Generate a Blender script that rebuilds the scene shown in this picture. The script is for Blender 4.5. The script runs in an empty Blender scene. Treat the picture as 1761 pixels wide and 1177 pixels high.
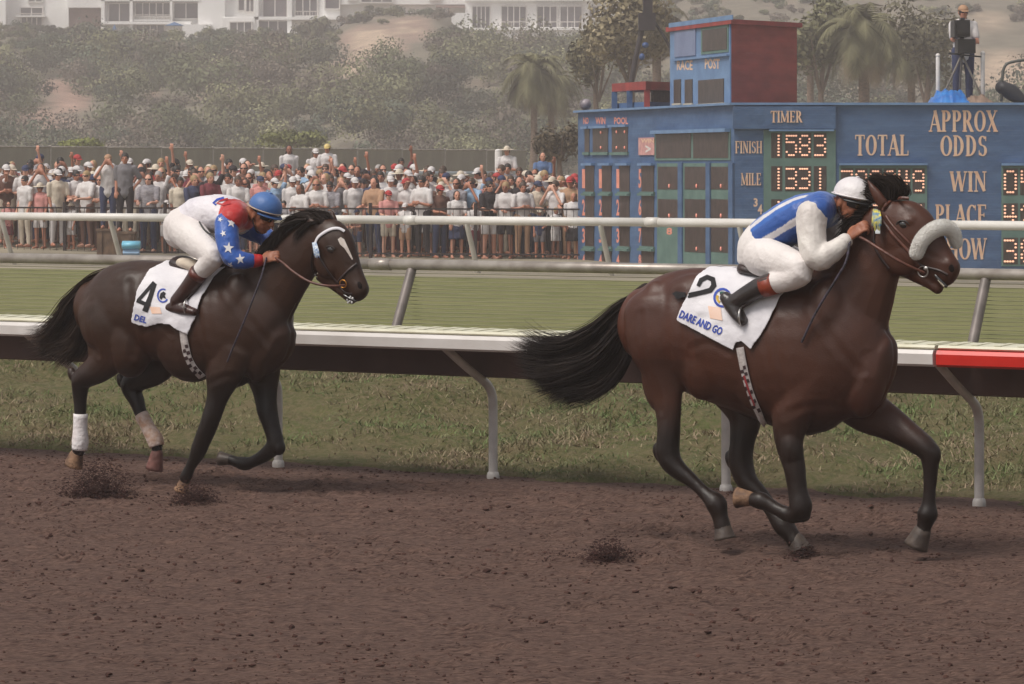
import bpy, bmesh, math, random
import numpy as np
from mathutils import Vector, Matrix, noise
from mathutils.bvhtree import BVHTree
rnd = random.Random(7); HAZE = .00115
SC = bpy.context.scene
COL = SC.collection
R = math.radians
# ---------------------------------------------------------------- camera
F, CX, HY, CH = 6000.0, 880.5, 288.0, 2.2      # focal length in photo pixels, centre column, horizon row, eye height
cam_d = bpy.data.cameras.new("camera"); cam = bpy.data.objects.new("camera", cam_d); COL.objects.link(cam)
cam.location = (0, 0, CH); cam.rotation_euler = (R(90), 0, 0)
cam_d.sensor_width = 36; cam_d.lens = 36 * F / 1761; cam_d.shift_y = -(588.5 - HY) / 1761
cam_d.clip_start = 0.5; cam_d.clip_end = 3000
SC.camera = cam
# ---------------------------------------------------------------- light
SUN_EL, SUN_AZ = R(56), R(236)                 # azimuth clockwise from +Y; the sun stands behind the camera, a little left
w = bpy.data.worlds.new("World"); SC.world = w; w.use_nodes = True
nt = w.node_tree; bg = nt.nodes["Background"]
sky = nt.nodes.new("ShaderNodeTexSky"); sky.sky_type = 'NISHITA'; sky.sun_disc = False
sky.sun_elevation = SUN_EL; sky.sun_rotation = SUN_AZ; sky.air_density = 1.0; sky.dust_density = 2.5; sky.ozone_density = 1.0
hs = nt.nodes.new("ShaderNodeHueSaturation"); hs.inputs['Saturation'].default_value = 0.22
nt.links.new(sky.outputs[0], hs.inputs['Color']); nt.links.new(hs.outputs[0], bg.inputs[0])
bg.inputs[1].default_value = 0.088
sl = bpy.data.lights.new("sun", 'SUN'); sl.energy = 2.1; sl.angle = R(24); sl.color = (1, .94, .86)
so = bpy.data.objects.new("sun", sl); COL.objects.link(so)
sd = Vector((math.sin(SUN_AZ) * math.cos(SUN_EL), math.cos(SUN_AZ) * math.cos(SUN_EL), math.sin(SUN_EL)))
so.rotation_euler = sd.to_track_quat('Z', 'Y').to_euler()
SC.view_settings.view_transform = 'Standard'; SC.view_settings.look = 'None'
SC.view_settings.exposure = 0.40; SC.view_settings.gamma = 1
SC.cycles.volume_bounces = 2; SC.cycles.max_bounces = 6; SC.cycles.transparent_max_bounces = 16
SC.cycles.volume_step_rate = 4
# ---------------------------------------------------------------- helpers
def srgb(r, g, b):
    if min(r, g, b) > 150 : r, g, b = (150 + (c-150)*.84 for c in (r, g, b))      # pale colours toned down so that whites stay below clipping
    f = lambda c: (c / 255 / 12.92) if c <= 10 else ((c / 255 + .055) / 1.055) ** 2.4
    return (f(r), f(g), f(b))
MATS = {}
def mat(name, c1, c2=None, scale=6.0, rough=.6, bump=0.0, bscale=None, metal=0, stretch=None, emit=None, es=1, attr=None, sheen=0, spec=.5, detail=4, lo=.35, hi=.65, coat=0):
    if name in MATS: return MATS[name]
    m = bpy.data.materials.new(name); m.use_nodes = True; n = m.node_tree.nodes; l = m.node_tree.links
    p = n["Principled BSDF"]; p.inputs['Roughness'].default_value = rough; p.inputs['Metallic'].default_value = metal
    p.inputs['Specular IOR Level'].default_value = spec
    if sheen: p.inputs['Sheen Weight'].default_value = sheen
    if coat: p.inputs['Coat Weight'].default_value = coat; p.inputs['Coat Roughness'].default_value = .25
    tc = n.new("ShaderNodeTexCoord"); mp = n.new("ShaderNodeMapping"); l.new(tc.outputs['Object'], mp.inputs[0])
    if stretch: mp.inputs['Scale'].default_value = stretch
    no = n.new("ShaderNodeTexNoise"); no.inputs['Scale'].default_value = scale; no.inputs['Detail'].default_value = detail
    l.new(mp.outputs[0], no.inputs['Vector'])
    if c2 is None: c2 = tuple(x * .82 for x in c1)
    rp = n.new("ShaderNodeMapRange"); rp.inputs[1].default_value = lo; rp.inputs[2].default_value = hi
    l.new(no.outputs[0], rp.inputs[0])
    mx = n.new("ShaderNodeMix"); mx.data_type = 'RGBA'; l.new(rp.outputs[0], mx.inputs[0])
    mx.inputs[6].default_value = (*c1, 1); mx.inputs[7].default_value = (*c2, 1)
    outc = mx.outputs[2]
    if attr:
        at = n.new("ShaderNodeAttribute"); at.attribute_name = attr
        mm = n.new("ShaderNodeMix"); mm.data_type = 'RGBA'; mm.blend_type = 'MULTIPLY'; mm.inputs[0].default_value = 1
        l.new(at.outputs['Color'], mm.inputs[6]); l.new(outc, mm.inputs[7]); outc = mm.outputs[2]
    l.new(outc, p.inputs['Base Color'])
    if bump:
        nb = n.new("ShaderNodeTexNoise"); nb.inputs['Scale'].default_value = bscale or scale * 3; nb.inputs['Detail'].default_value = 5
        l.new(mp.outputs[0], nb.inputs['Vector'])
        bp = n.new("ShaderNodeBump"); bp.inputs['Strength'].default_value = min(1, bump); bp.inputs['Distance'].default_value = .02 if bump <= 1 else .02 * bump
        l.new(nb.outputs[0], bp.inputs['Height']); l.new(bp.outputs[0], p.inputs['Normal'])
    if emit: p.inputs['Emission Color'].default_value = (*emit, 1); p.inputs['Emission Strength'].default_value = es
    MATS[name] = m; return m
def tag(o, label=None, cat=None, group=None, kind=None):
    if label: o['label'] = label
    if cat: o['category'] = cat
    if group: o['group'] = group
    if kind: o['kind'] = kind
    return o
def empty(name, loc=(0, 0, 0), rz=0):
    o = bpy.data.objects.new(name, None); COL.objects.link(o); o.location = loc; o.rotation_euler = (0, 0, rz); return o
def catmull(rows, n):
    a = np.array(rows, float)
    if len(a) < 3 or n <= 1: return a
    out = []
    P = np.vstack([2 * a[0] - a[1], a, 2 * a[-1] - a[-2]])
    for i in range(1, len(P) - 2):
        for k in range(n):
            t = k / n
            out.append(.5 * ((2 * P[i]) + (-P[i-1] + P[i+1]) * t + (2*P[i-1] - 5*P[i] + 4*P[i+1] - P[i+2]) * t*t + (-P[i-1] + 3*P[i] - 3*P[i+1] + P[i+2]) * t**3))
    out.append(a[-1]); return np.array(out)
class MB:
    def __init__(s): s.v = []; s.f = []; s.m = []; s.mi = 0
    def add(s, vs, fs):
        b = len(s.v); s.v += [tuple(x) for x in vs]; s.f += [tuple(i + b for i in q) for q in fs]; s.m += [s.mi] * len(fs); return s
    def box(s, lo, hi):
        x0, y0, z0 = lo; x1, y1, z1 = hi
        return s.add([(x0,y0,z0),(x1,y0,z0),(x1,y1,z0),(x0,y1,z0),(x0,y0,z1),(x1,y0,z1),(x1,y1,z1),(x0,y1,z1)],
                     [(0,3,2,1),(4,5,6,7),(0,1,5,4),(1,2,6,5),(2,3,7,6),(3,0,4,7)])
    def tube(s, pts, seg=12, sub=4, side=(0, 1, 0), cap=True, sharp=False):
        """pts: (x,y,z, r_perp, r_side); elliptical sweep, round ends"""
        a = catmull([(p[0][0], p[0][1], p[0][2], p[1], p[2] if len(p) > 2 else p[1]) for p in pts], sub)
        a[:, 3:] = np.maximum(a[:, 3:], 1e-4)
        P = a[:, :3]; T = np.gradient(P, axis=0); T /= np.maximum(np.linalg.norm(T, axis=1)[:, None], 1e-9)
        sd_ = np.array(side, float); rows = []
        fr = []
        for t in T:
            b = sd_ - t * np.dot(sd_, t)
            if np.linalg.norm(b) < .15:
                b = np.array((0, 0, 1.)) if abs(t[2]) < .8 else np.array((1., 0, 0)); b = b - t * np.dot(b, t)
            if fr and np.dot(fr[-1][0], b) < 0: b = -b
            b /= np.linalg.norm(b); fr.append((b, np.cross(t, b)))
        if cap and not sharp:
            for th in (80, 55, 28): rows.append((P[0] - T[0] * math.sin(R(th)) * min(a[0, 3], a[0, 4]) * .9, fr[0], a[0, 3] * math.cos(R(th)), a[0, 4] * math.cos(R(th))))
        for i in range(len(P)): rows.append((P[i], fr[i], a[i, 3], a[i, 4]))
        if cap and not sharp:
            for th in (28, 55, 80): rows.append((P[-1] + T[-1] * math.sin(R(th)) * min(a[-1, 3], a[-1, 4]) * .9, fr[-1], a[-1, 3] * math.cos(R(th)), a[-1, 4] * math.cos(R(th))))
        vs, fs = [], []
        for c, (b, n_), rp, rs in rows:
            for k in range(seg):
                an = 2 * math.pi * k / seg
                vs.append(c + b * rs * math.cos(an) + n_ * rp * math.sin(an))
        for i in range(len(rows) - 1):
            for k in range(seg):
                k2 = (k + 1) % seg; fs.append((i*seg+k, i*seg+k2, (i+1)*seg+k2, (i+1)*seg+k))
        if cap: fs.append(tuple(range(seg))[::-1]); fs.append(tuple((len(rows)-1)*seg + k for k in range(seg)))
        return s.add(vs, fs)
    def ell(s, c, r, rot=None, seg=14, ring=9):
        vs, fs = [], []; c = Vector(c)
        for i in range(ring + 1):
            th = math.pi * i / ring
            for k in range(seg):
                ph = 2 * math.pi * k / seg
                v = Vector((r[0]*math.sin(th)*math.cos(ph), r[1]*math.sin(th)*math.sin(ph), r[2]*math.cos(th)))
                if rot: v = rot @ v
                vs.append(c + v)
        for i in range(ring):
            for k in range(seg):
                k2 = (k+1) % seg; fs.append((i*seg+k, (i+1)*seg+k, (i+1)*seg+k2, i*seg+k2))
        return s.add(vs, fs)
    def mesh(s, name):
        me = bpy.data.meshes.new(name); me.from_pydata([tuple(map(float, v)) for v in s.v], [], s.f); me.update()
        bm = bmesh.new(); bm.from_mesh(me); bmesh.ops.remove_doubles(bm, verts=bm.verts, dist=1e-5)
        bmesh.ops.recalc_face_normals(bm, faces=bm.faces); bm.to_mesh(me); bm.free(); return me
    def raw(s, name):
        me = bpy.data.meshes.new(name); me.from_pydata([tuple(map(float, v)) for v in s.v], [], s.f); me.update(); return me
    def build(s, name, m, parent=None, smooth=True, raw=False):
        me = s.raw(name) if raw else s.mesh(name)
        ms = m if isinstance(m, (list, tuple)) else [m]
        for x in ms: me.materials.append(x)
        if raw and len(ms) > 1: me.polygons.foreach_set("material_index", s.m)
        if smooth: me.polygons.foreach_set("use_smooth", [True] * len(me.polygons))
        return link(name, me, parent)
    def fuse(s, name, m, parent=None, voxel=.012, iters=6, fac=.5, disp=None, wfn=None, taubin=0):
        me = s.raw(name + "_raw"); o = bpy.data.objects.new(name, me); COL.objects.link(o)
        rm = o.modifiers.new("r", 'REMESH'); rm.mode = 'VOXEL'; rm.voxel_size = voxel; rm.use_smooth_shade = True
        sm = o.modifiers.new("s", 'SMOOTH'); sm.factor = fac; sm.iterations = iters
        dg = bpy.context.evaluated_depsgraph_get(); new = bpy.data.meshes.new_from_object(o.evaluated_get(dg))
        new.name = name; o.modifiers.clear(); o.data = new; bpy.data.meshes.remove(me)
        if taubin:
            nv = len(new.vertices); co = np.empty(nv*3); new.vertices.foreach_get('co', co); co = co.reshape(-1,3)
            E = np.empty(len(new.edges)*2, int); new.edges.foreach_get('vertices', E); E = E.reshape(-1,2)
            deg = np.bincount(E.ravel(), minlength=nv)[:, None]; W = np.array([wfn(c) for c in co])[:, None] if wfn else 1.0
            for it in range(taubin*2):
                av = np.zeros_like(co)
                for a_ in range(3): av[:, a_] = np.bincount(E[:,0], co[E[:,1], a_], nv) + np.bincount(E[:,1], co[E[:,0], a_], nv)
                co = co + (av/deg - co)*W*(.6 if it % 2 == 0 else -.55)
            new.vertices.foreach_set('co', co.ravel()); new.update()
        if disp:
            nv = len(new.vertices); co = np.empty(nv*3); no = np.empty(nv*3)
            new.vertices.foreach_get('co', co); new.vertex_normals.foreach_get('vector', no); co = co.reshape(-1,3); no = no.reshape(-1,3)
            co = co + no * np.array([disp(Vector(c)) for c in co])[:, None]; new.vertices.foreach_set('co', co.ravel()); new.update()
        new.materials.clear(); new.materials.append(m); o.parent = parent; return o
def link(name, me, parent=None):
    o = bpy.data.objects.new(name, me); COL.objects.link(o); o.parent = parent; return o
def paint(o, fn, attr="Col"):
    me = o.data; a = me.color_attributes.new(attr, 'FLOAT_COLOR', 'POINT')
    a.data.foreach_set('color', np.array([(*fn(v.co), 1.0) for v in me.vertices], float).ravel())
def at(px, py, Y): return Vector(((px - CX) * Y / F, Y, CH - (py - HY) * Y / F))
# the course runs along DU (towards the right and nearer); DN points from it to the camera side
DU = Vector((.8475, -.5308, 0)); DN = Vector((-.5308, -.8475, 0)); RZ = math.atan2(DU.y, DU.x)
class Fr:
    """frame: x along the course, y to the left of it, z up; v is the distance towards the camera"""
    def __init__(s, px, py, z=0.0):
        Y = F * (CH - z) / (py - HY); s.G = Vector(((px - CX) * Y / F, Y, 0)); s.M = Matrix.Translation(s.G) @ Matrix.Rotation(RZ, 4, 'Z'); s.I = s.M.inverted()
    def Yof(s, px, v):
        k = (px - CX) / F; g = s.G + DN * v
        u = (k * g.y - g.x) / (DU.x - k * DU.y); return u, g.y + u * DU.y
    def L(s, px, py, v=0.0):
        u, Y = s.Yof(px, v); return Vector((u, -v, CH - (py - HY) * Y / F))
    def H(s, px, py, v, r, rv=None):
        u, Y = s.Yof(px, v); k = Y / F
        return (Vector((u, -v, CH - (py - HY) * k)), r * k, rv if rv else r * k)
    def root(s, name): return empty(name, s.G, RZ)
def fbm(x, y, sc=1.0, oct_=4, seed=0.0):
    return noise.fractal(Vector((x * sc, y * sc, seed)), 1.0, 2.0, oct_)
# ================================================================ the course: dirt, verge, turf
G0 = Fr(848, 825)                                   # foot of a near rail post; v=0 is the post line
def crs(u, v, z=0.0): p = G0.G + DU * u + DN * v; return Vector((p.x, p.y, z))
def gridmesh(us, vs, zf):
    V = [crs(u, v, zf(u, v)) for v in vs for u in us]; n = len(us)
    Fc = [(j*n+i, j*n+i+1, (j+1)*n+i+1, (j+1)*n+i) for j in range(len(vs)-1) for i in range(n-1)]
    b = MB(); b.add(V, Fc); return b
def tri_mat(name, cols, scales, bump, bscale, rough=.95, stretch=None, spec=.2, bd=.03):
    """three-tone ground: two noises mixed"""
    m = bpy.data.materials.new(name); m.use_nodes = True; n = m.node_tree.nodes; l = m.node_tree.links
    p = n["Principled BSDF"]; p.inputs['Roughness'].default_value = rough; p.inputs['Specular IOR Level'].default_value = spec
    tc = n.new("ShaderNodeTexCoord"); mp = n.new("ShaderNodeMapping"); l.new(tc.outputs['Object'], mp.inputs[0])
    mp.inputs['Rotation'].default_value = (0, 0, -RZ)
    if stretch: mp.inputs['Scale'].default_value = stretch
    c = None
    for i, sc in enumerate(scales):
        i = min(i, len(cols)-2)
        no = n.new("ShaderNodeTexNoise"); no.inputs['Scale'].default_value = sc; no.inputs['Detail'].default_value = 6; no.inputs['Roughness'].default_value = .65
        l.new(mp.outputs[0], no.inputs['Vector'])
        rp = n.new("ShaderNodeMapRange"); rp.inputs[1].default_value = .38; rp.inputs[2].default_value = .64; l.new(no.outputs[0], rp.inputs[0])
        mx = n.new("ShaderNodeMix"); mx.data_type = 'RGBA'; l.new(rp.outputs[0], mx.inputs[0])
        if c is None: mx.inputs[6].default_value = (*cols[0], 1)
        else: l.new(c, mx.inputs[6])
        mx.inputs[7].default_value = (*cols[i+1], 1); c = mx.outputs[2]
    l.new(c, p.inputs['Base Color'])
    nb = n.new("ShaderNodeTexNoise"); nb.inputs['Scale'].default_value = bscale; nb.inputs['Detail'].default_value = 8; nb.inputs['Roughness'].default_value = .7
    l.new(mp.outputs[0], nb.inputs['Vector'])
    bp = n.new("ShaderNodeBump"); bp.inputs['Strength'].default_value = bump; bp.inputs['Distance'].default_value = bd
    l.new(nb.outputs[0], bp.inputs['Height']); l.new(bp.outputs[0], p.inputs['Normal']); MATS[name] = m; return m
M_dirt = tri_mat("dirt", [srgb(111,84,75), srgb(88,63,57), srgb(127,98,87), srgb(56,36,33), srgb(146,117,104)], [.7, 4.0, 20.0, 55.0], 1.0, 26, stretch=(.40, 1.5, 1), bd=.08)
M_clod = mat("clod", srgb(88,62,54), srgb(58,38,34), 9, .95, spec=.2)
M_ver = tri_mat("verge_soil", [srgb(108,114,68), srgb(120,102,78), srgb(84,92,52), srgb(128,116,86)], [.9, 5.0, 18.0], .9, 20, bd=.09)
M_turf = tri_mat("turf", [srgb(108,110,66), srgb(95,99,57), srgb(126,123,80)], [.5, 3.5], .6, 22, stretch=(.35, 1, 1))
M_far = tri_mat("dry_ground", [srgb(130,122,96), srgb(150,130,104), srgb(110,110,76)], [.05, .4], .5, 3)
def stripes(m, period, amount):
    n = m.node_tree.nodes; l = m.node_tree.links; p = n["Principled BSDF"]; src = p.inputs['Base Color'].links[0].from_socket
    tc = n.new("ShaderNodeTexCoord"); sx = n.new("ShaderNodeSeparateXYZ"); mp = n.new("ShaderNodeMapping"); mp.inputs['Rotation'].default_value = (0, 0, -RZ)
    l.new(tc.outputs['Object'], mp.inputs[0]); l.new(mp.outputs[0], sx.inputs[0])
    no = n.new("ShaderNodeTexNoise"); no.inputs['Scale'].default_value = .8; l.new(mp.outputs[0], no.inputs['Vector'])
    ad = n.new("ShaderNodeMath"); ad.operation = 'MULTIPLY_ADD'; ad.inputs[1].default_value = .5; l.new(no.outputs[0], ad.inputs[0]); l.new(sx.outputs[1], ad.inputs[2])
    mu = n.new("ShaderNodeMath"); mu.operation = 'MULTIPLY'; mu.inputs[1].default_value = 2*math.pi/period; l.new(ad.outputs[0], mu.inputs[0])
    si = n.new("ShaderNodeMath"); si.operation = 'SINE'; l.new(mu.outputs[0], si.inputs[0])
    mr = n.new("ShaderNodeMapRange"); mr.inputs[1].default_value = -1; mr.inputs[2].default_value = 1; mr.inputs[3].default_value = 1-amount; mr.inputs[4].default_value = 1+amount
    l.new(si.outputs[0], mr.inputs[0])
    mx = n.new("ShaderNodeMix"); mx.data_type = 'RGBA'; mx.blend_type = 'MULTIPLY'; mx.inputs[0].default_value = 1
    l.new(src, mx.inputs[6]); l.new(mr.outputs[0], mx.inputs[7]); l.new(mx.outputs[2], p.inputs['Base Color'])
stripes(M_turf, .62, .05)
b = MB(); b.add([(-700,-60,-.12),(700,-60,-.12),(700,1400,-.12),(-700,1400,-.12)], [(0,1,2,3)])
tag(b.build("ground", M_far, smooth=False), kind='structure')
PR_ = random.Random(77); PITS = {}
for _ in range(900):
    pu, pv = PR_.uniform(-9, 8), abs(PR_.gauss(0, 1))*3.2 + .5; q_ = (pu, pv, PR_.uniform(.05, .085), PR_.uniform(.012, .035))
    for i_ in range(-1, 2):
        for j_ in range(-1, 2): PITS.setdefault((int(pu//.4)+i_, int(pv//.4)+j_), []).append(q_)
def pit(u, v):
    d = 0
    for pu, pv, r_, h_ in PITS.get((int(u//.4), int(v//.4)), ()):
        q = math.hypot((u-pu)/1.35, v-pv)/r_
        if q < 2.2: d += h_*(-math.exp(-(q*1.15)**4) + .55*math.exp(-((q-1.35)/.35)**2))
    return d
def dz(u, v):
    
    e = min(1, max(0, (v + .3) / 1.2))
    return pit(u, v)*e + (fbm(u, v*1.6, 1.1, 5) * .016 + abs(fbm(u*1.5, v*1.5, 5, 3, 9.)) * .018 + max(0, fbm(u*.5, v*4, 1.5, 3, 4.)) * .028) * (.4 + .6*e)
us = list(np.arange(-11, 8.5, .04)); vs_ = list(np.arange(-.6, 12, .035))
tag(gridmesh(us, vs_, dz).build("dirt_track", M_dirt, raw=True), kind='structure')
def vz(u, v):     # rough grass verge that starts in an uneven edge just behind the rail posts
    e = -.25 + .55 * fbm(u, v*.5, .8, 5, 3.)
    t = (e - v)
    if t < 0: return -.03 + t * .3
    return .02 + .42*math.sin(math.pi*min(1, t/11.2))**1.2 + .20 * max(-.35, fbm(u, v, .55, 5, 5.))*min(1, t/1.2)*max(0, min(1, (11-t)/2)) + .05 * fbm(u, v, 3.5, 3)*min(1, t/.3)
tag(gridmesh(list(np.arange(-16, 12, .12)), list(np.arange(-11.5, .9, .08)), vz).build("verge", M_ver, raw=True), kind='structure')
tag(gridmesh(list(np.arange(-60, 60, 3)), list(np.linspace(-36.5, -11.4, 14)), lambda u, v: .05).build("turf_course", M_turf, raw=True), kind='structure')
tag(gridmesh(list(np.arange(-70, 60, 5)), list(np.linspace(-60, -36.4, 6)), lambda u, v: .0).build("apron", mat("apron", srgb(150,140,120), srgb(120,112,98), .5, .9), raw=True), kind='structure')
# clods on the dirt
b = MB(); r2 = random.Random(3)
ico = bmesh.new(); bmesh.ops.create_icosphere(ico, subdivisions=1, radius=1); IV = [v.co.copy() for v in ico.verts]; IF = [tuple(v.index for v in f.verts) for f in ico.faces]; ico.free()
def clod(b, c, r, rr):
    k = [(.6 + .7*rr.random()) for _ in IV]; sx, sy, sz = r*(.7+.8*rr.random()), r*(.7+.7*rr.random()), r*(.5+.3*rr.random())
    b.add([(c[0]+v.x*sx*q, c[1]+v.y*sy*q, c[2]+v.z*sz*q) for v, q in zip(IV, k)], IF)
for i in range(26000):
    u, v = r2.uniform(-9, 7), r2.uniform(-.2, 11)
    if fbm(u*.6, v*1.5, .7, 3, 2.) < -.12 and r2.random() < .7: continue
    s_ = .0040 * math.exp(r2.gauss(0, .6)) + .0018; p = crs(u, v, dz(u, v)); clod(b, (p.x, p.y, p.z + s_*.2), min(s_, .017), r2)
tag(b.build("dirt_clods", M_clod, raw=True, smooth=False), 'loose brown clods scattered over the dirt track', 'dirt', kind='stuff')
# grass blades on the verge
b = MB(); cols = []
def blade(b, p, h, wd, rr, lean):
    a = rr.uniform(0, 6.28); q = Vector((math.cos(a), math.sin(a), 0)) * wd; t = Vector((rr.gauss(0, lean), rr.gauss(0, lean), 1)).normalized() * h
    b.add([p - q, p + q, p + q*.6 + t*.55, p - q*.6 + t*.55], [(0,1,2,3)]); b.add([p - q*.6 + t*.55, p + q*.6 + t*.55, p + t + Vector((t.x, t.y, 0))*.5], [(0,1,2)])
gp = []
for i in range(170000):
    u, v = r2.uniform(-13, 9), -10.5 * r2.random()**1.35 + .25
    e = -.25 + .55 * fbm(u, v*.5, .8, 5, 3.)
    if v > e - .03: continue
    d_ = fbm(u, v*1.4, .8, 4, 8.); edge = min(1, (e - v)/.6)
    if r2.random() > .80 + 1.2*d_ - .38*max(0, 1-(e-v)/2.6): continue
    p = crs(u, v, vz(u, v) - .005); h = (.028 + .042*r2.random()) * (1 + .7*max(-.6, d_)) * (.6+.4*edge)
    n0 = len(b.v); blade(b, p, h, .0042 + .003*r2.random(), r2, .8)
    dry = fbm(u, v, .9, 4, 21.)*1.5 - .16 + r2.gauss(0, .16) + .62*max(0, 1-(e-v)/4.0)
    g = Vector((.15, .195, .075)); y = Vector((.29, .22, .145)); t = min(1, max(0, .30 + dry*1.3)); c = g.lerp(y, t) * r2.uniform(.75, 1.25)
    cols += [tuple(c)] * (len(b.v) - n0)
o = b.build("verge_grass", mat("grass_blade", (1,1,1), (.85,.85,.85), 3, .8, attr="Col", spec=.2), raw=True)
ca = o.data.color_attributes.new("Col", 'FLOAT_COLOR', 'POINT'); ca.data.foreach_set('color', np.array([(*c, 1) for c in cols]).ravel())
tag(o, 'rough green and straw coloured grass on the bank behind the dirt', 'grass', kind='stuff')
# ---------------------------------------------------------------- near covered rail
M_white = mat("rail_white", srgb(232,226,222), srgb(214,206,200), 3, .35, .05)
M_cream = mat("rail_cream", srgb(226,222,196), srgb(206,200,168), 5, .45, .1)
M_brown = mat("rail_apron", srgb(98,74,68), srgb(80,60,56), 2.5, .6, .1)
M_red = mat("rail_red", srgb(206,44,34), srgb(186,38,30), 3, .35)
M_post = mat("post_paint", srgb(205,198,192), srgb(180,172,166), 8, .4, .1)
M_gray = mat("galvanised", srgb(176,166,156), srgb(142,132,124), 5, .38, .1, metal=.35)
A = G0
def prof(b, u0, u1, pts, z_adj=0.0):
    n = len(pts); V = []
    for u in (u0, u1): V += [crs(u, v, z) for v, z in pts]
    b.add(V, [tuple(range(n))[::-1], tuple(range(n, 2*n))] + [(i, (i+1) % n, n+(i+1) % n, n+i) for i in range(n)])
def u_at(px, v): return G0.Yof(px, v)[0]
rail = empty("running_rail", crs(0, 0)); tag(rail, 'low covered rail with cream top, white band and brown apron along the dirt', 'rail')
u_red = u_at(1608, .68); ends = [-13.5 + 3.66*i for i in range(8)]
pcs = sorted([u for u in ends if abs(u - u_red) > .7 and u < 9] + [u_red, 9.5])
for a_, c_ in zip(pcs[:-1], pcs[1:]):
    g_ = .012
    b = MB(); prof(b, a_+g_, c_-g_, [(.12,1.052),(.40,1.085),(.655,1.075),(.665,1.06),(.655,1.05),(.12,1.03)]); o = b.build("top_cover", M_cream, rail, smooth=False); o.matrix_parent_inverse = Matrix.Translation(-rail.location)
    b = MB(); prof(b, a_+g_, c_-g_, [(.62,1.048),(.68,1.044),(.694,1.02),(.69,.955),(.672,.94),(.62,.944)]); o = b.build("fascia", M_red if a_ >= u_red-.01 else M_white, rail, smooth=False); o.matrix_parent_inverse = Matrix.Translation(-rail.location)
b = MB(); prof(b, -13.5, 9.5, [(.13,1.028),(.16,1.028),(.135,.735),(.11,.725),(.10,.735)]); o = b.build("apron_board", M_brown, rail, smooth=False); o.matrix_parent_inverse = Matrix.Translation(-rail.location)
b = MB()
for uu in np.arange(-13.4, 9.4, .155):   # corrugated top: small raised ribs across the cover
    w_ = .05 * (.7 + .6*r2.random()); prof(b, uu, uu+w_, [(.14,1.056),(.40,1.0895),(.63,1.0815),(.63,1.078),(.40,1.084),(.14,1.05)])
o = b.build("cover_rib", M_cream, rail, smooth=False); o['kind'] = 'stuff'; o.matrix_parent_inverse = Matrix.Translation(-rail.location)
def inv_u(k): return 1/(k) - 8700
k0 = 1/(848+8700.)
for i in range(-3, 6):
    px = inv_u(k0 - i*.0428e-4*.985); u = u_at(px, 0)
    b = MB(); P = [(0,-.05),(0,.3),(0,.50),(.015,.60),(.08,.675),(.2,.735),(.35,.81),(.62,.955)]
    b.tube([(crs(u, v, z), .032 if z < .7 else .028) for v, z in P], seg=12, sub=4, side=DU)
    b.tube([(crs(u, 0, .0), .045), (crs(u, 0, .03), .045)], seg=12, sub=1, side=DU)
    o = b.build("post", M_post, rail); o.matrix_parent_inverse = Matrix.Translation(-rail.location)
# ---------------------------------------------------------------- the two pipe rails of the turf course
def rail_line(p0, y0, p1, y1, h):
    Y0 = F*(CH-h)/(y0-HY); Y1 = F*(CH-h)/(y1-HY); a = at(p0, y0, Y0); c = at(p1, y1, Y1); return a, c
def pipe_rail(name, label, ends, h, r, mt, post_px, foot_off, pm, pr, jm):
    a, c = rail_line(*ends, h); d = (c-a).normalized(); L_ = (c-a).length
    a2 = a - d*12; c2 = c + d*10; root = empty(name, (a2.x, a2.y, 0)); tag(root, label, 'rail')
    inv = Matrix.Translation(-root.location)
    tot = (c2-a2).length; nseg = max(1, round(tot/6.1))
    for i in range(nseg):
        q0 = a2 + d*(tot*i/nseg+.01); q1 = a2 + d*(tot*(i+1)/nseg-.01)
        b = MB(); b.tube([(q0, r), (q1, r)], seg=16, sub=1, cap=True, sharp=True); o = b.build("rail_pipe", mt, root); o.matrix_parent_inverse = inv
        if i: b = MB(); b.tube([(q0 - d*.14, r*1.12), (q0 + d*.14, r*1.12)], seg=16, sub=1, sharp=True); o = b.build("coupling", jm, root); o.matrix_parent_inverse = inv
    for px in post_px:
        k = (px-CX)/F; t = (k*a.y - a.x)/(d.x - k*d.y); tp = a + d*t; tp.z = h - r; ft = tp + foot_off; ft.z = -.05
        b = MB(); mid = tp.lerp(ft, .5) ; b.tube([(tp, pr), (mid, pr), (ft, pr)], seg=10, sub=2, side=d); o = b.build("post", pm, root); o.matrix_parent_inverse = inv
M_rw = mat("pipe_white", srgb(238,234,228), srgb(222,216,208), 2, .35, .05)
pipe_rail("turf_rail", 'grey pipe rail on slanting posts between bank and turf', (0, 444, 1700, 472), 1.06, .062, M_gray, [-240, 240, 708, 1196, 1695, 2200], DN*.52, mat('post_gray', srgb(128,118,114), srgb(104,96,92), 5, .5, metal=.2), .058, M_gray)
WR_ = bpy.data.objects['turf_rail']; wa, wc = rail_line(0, 444, 1700, 472, 1.06); wd_ = (wc-wa).normalized(); b = MB()
for i in range(21):
    z_ = .06 + i*.045; q0 = wa - wd_*11; q1 = wc + wd_*9; q0.z = q1.z = z_; b.tube([(q0, .0042), (q1, .0042)], seg=5, sub=1, sharp=True)
o = b.build('wire_mesh', mat('wire_olive', srgb(140,136,108), None, 5, .6), WR_, raw=True); o['kind'] = 'stuff'; o.matrix_parent_inverse = Matrix.Translation(-WR_.location)
pipe_rail("outer_turf_rail", 'thick white pipe rail across the turf in front of the crowd', (0, 372, 1700, 388), 1.10, .088, M_rw, [-190, 3, 190, 385, 588, 803, 1033, 1272, 1520, 1780], DN*-.45, mat("post_cream", srgb(205,200,190), srgb(180,175,162), 3, .5), .055, M_rw)
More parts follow.
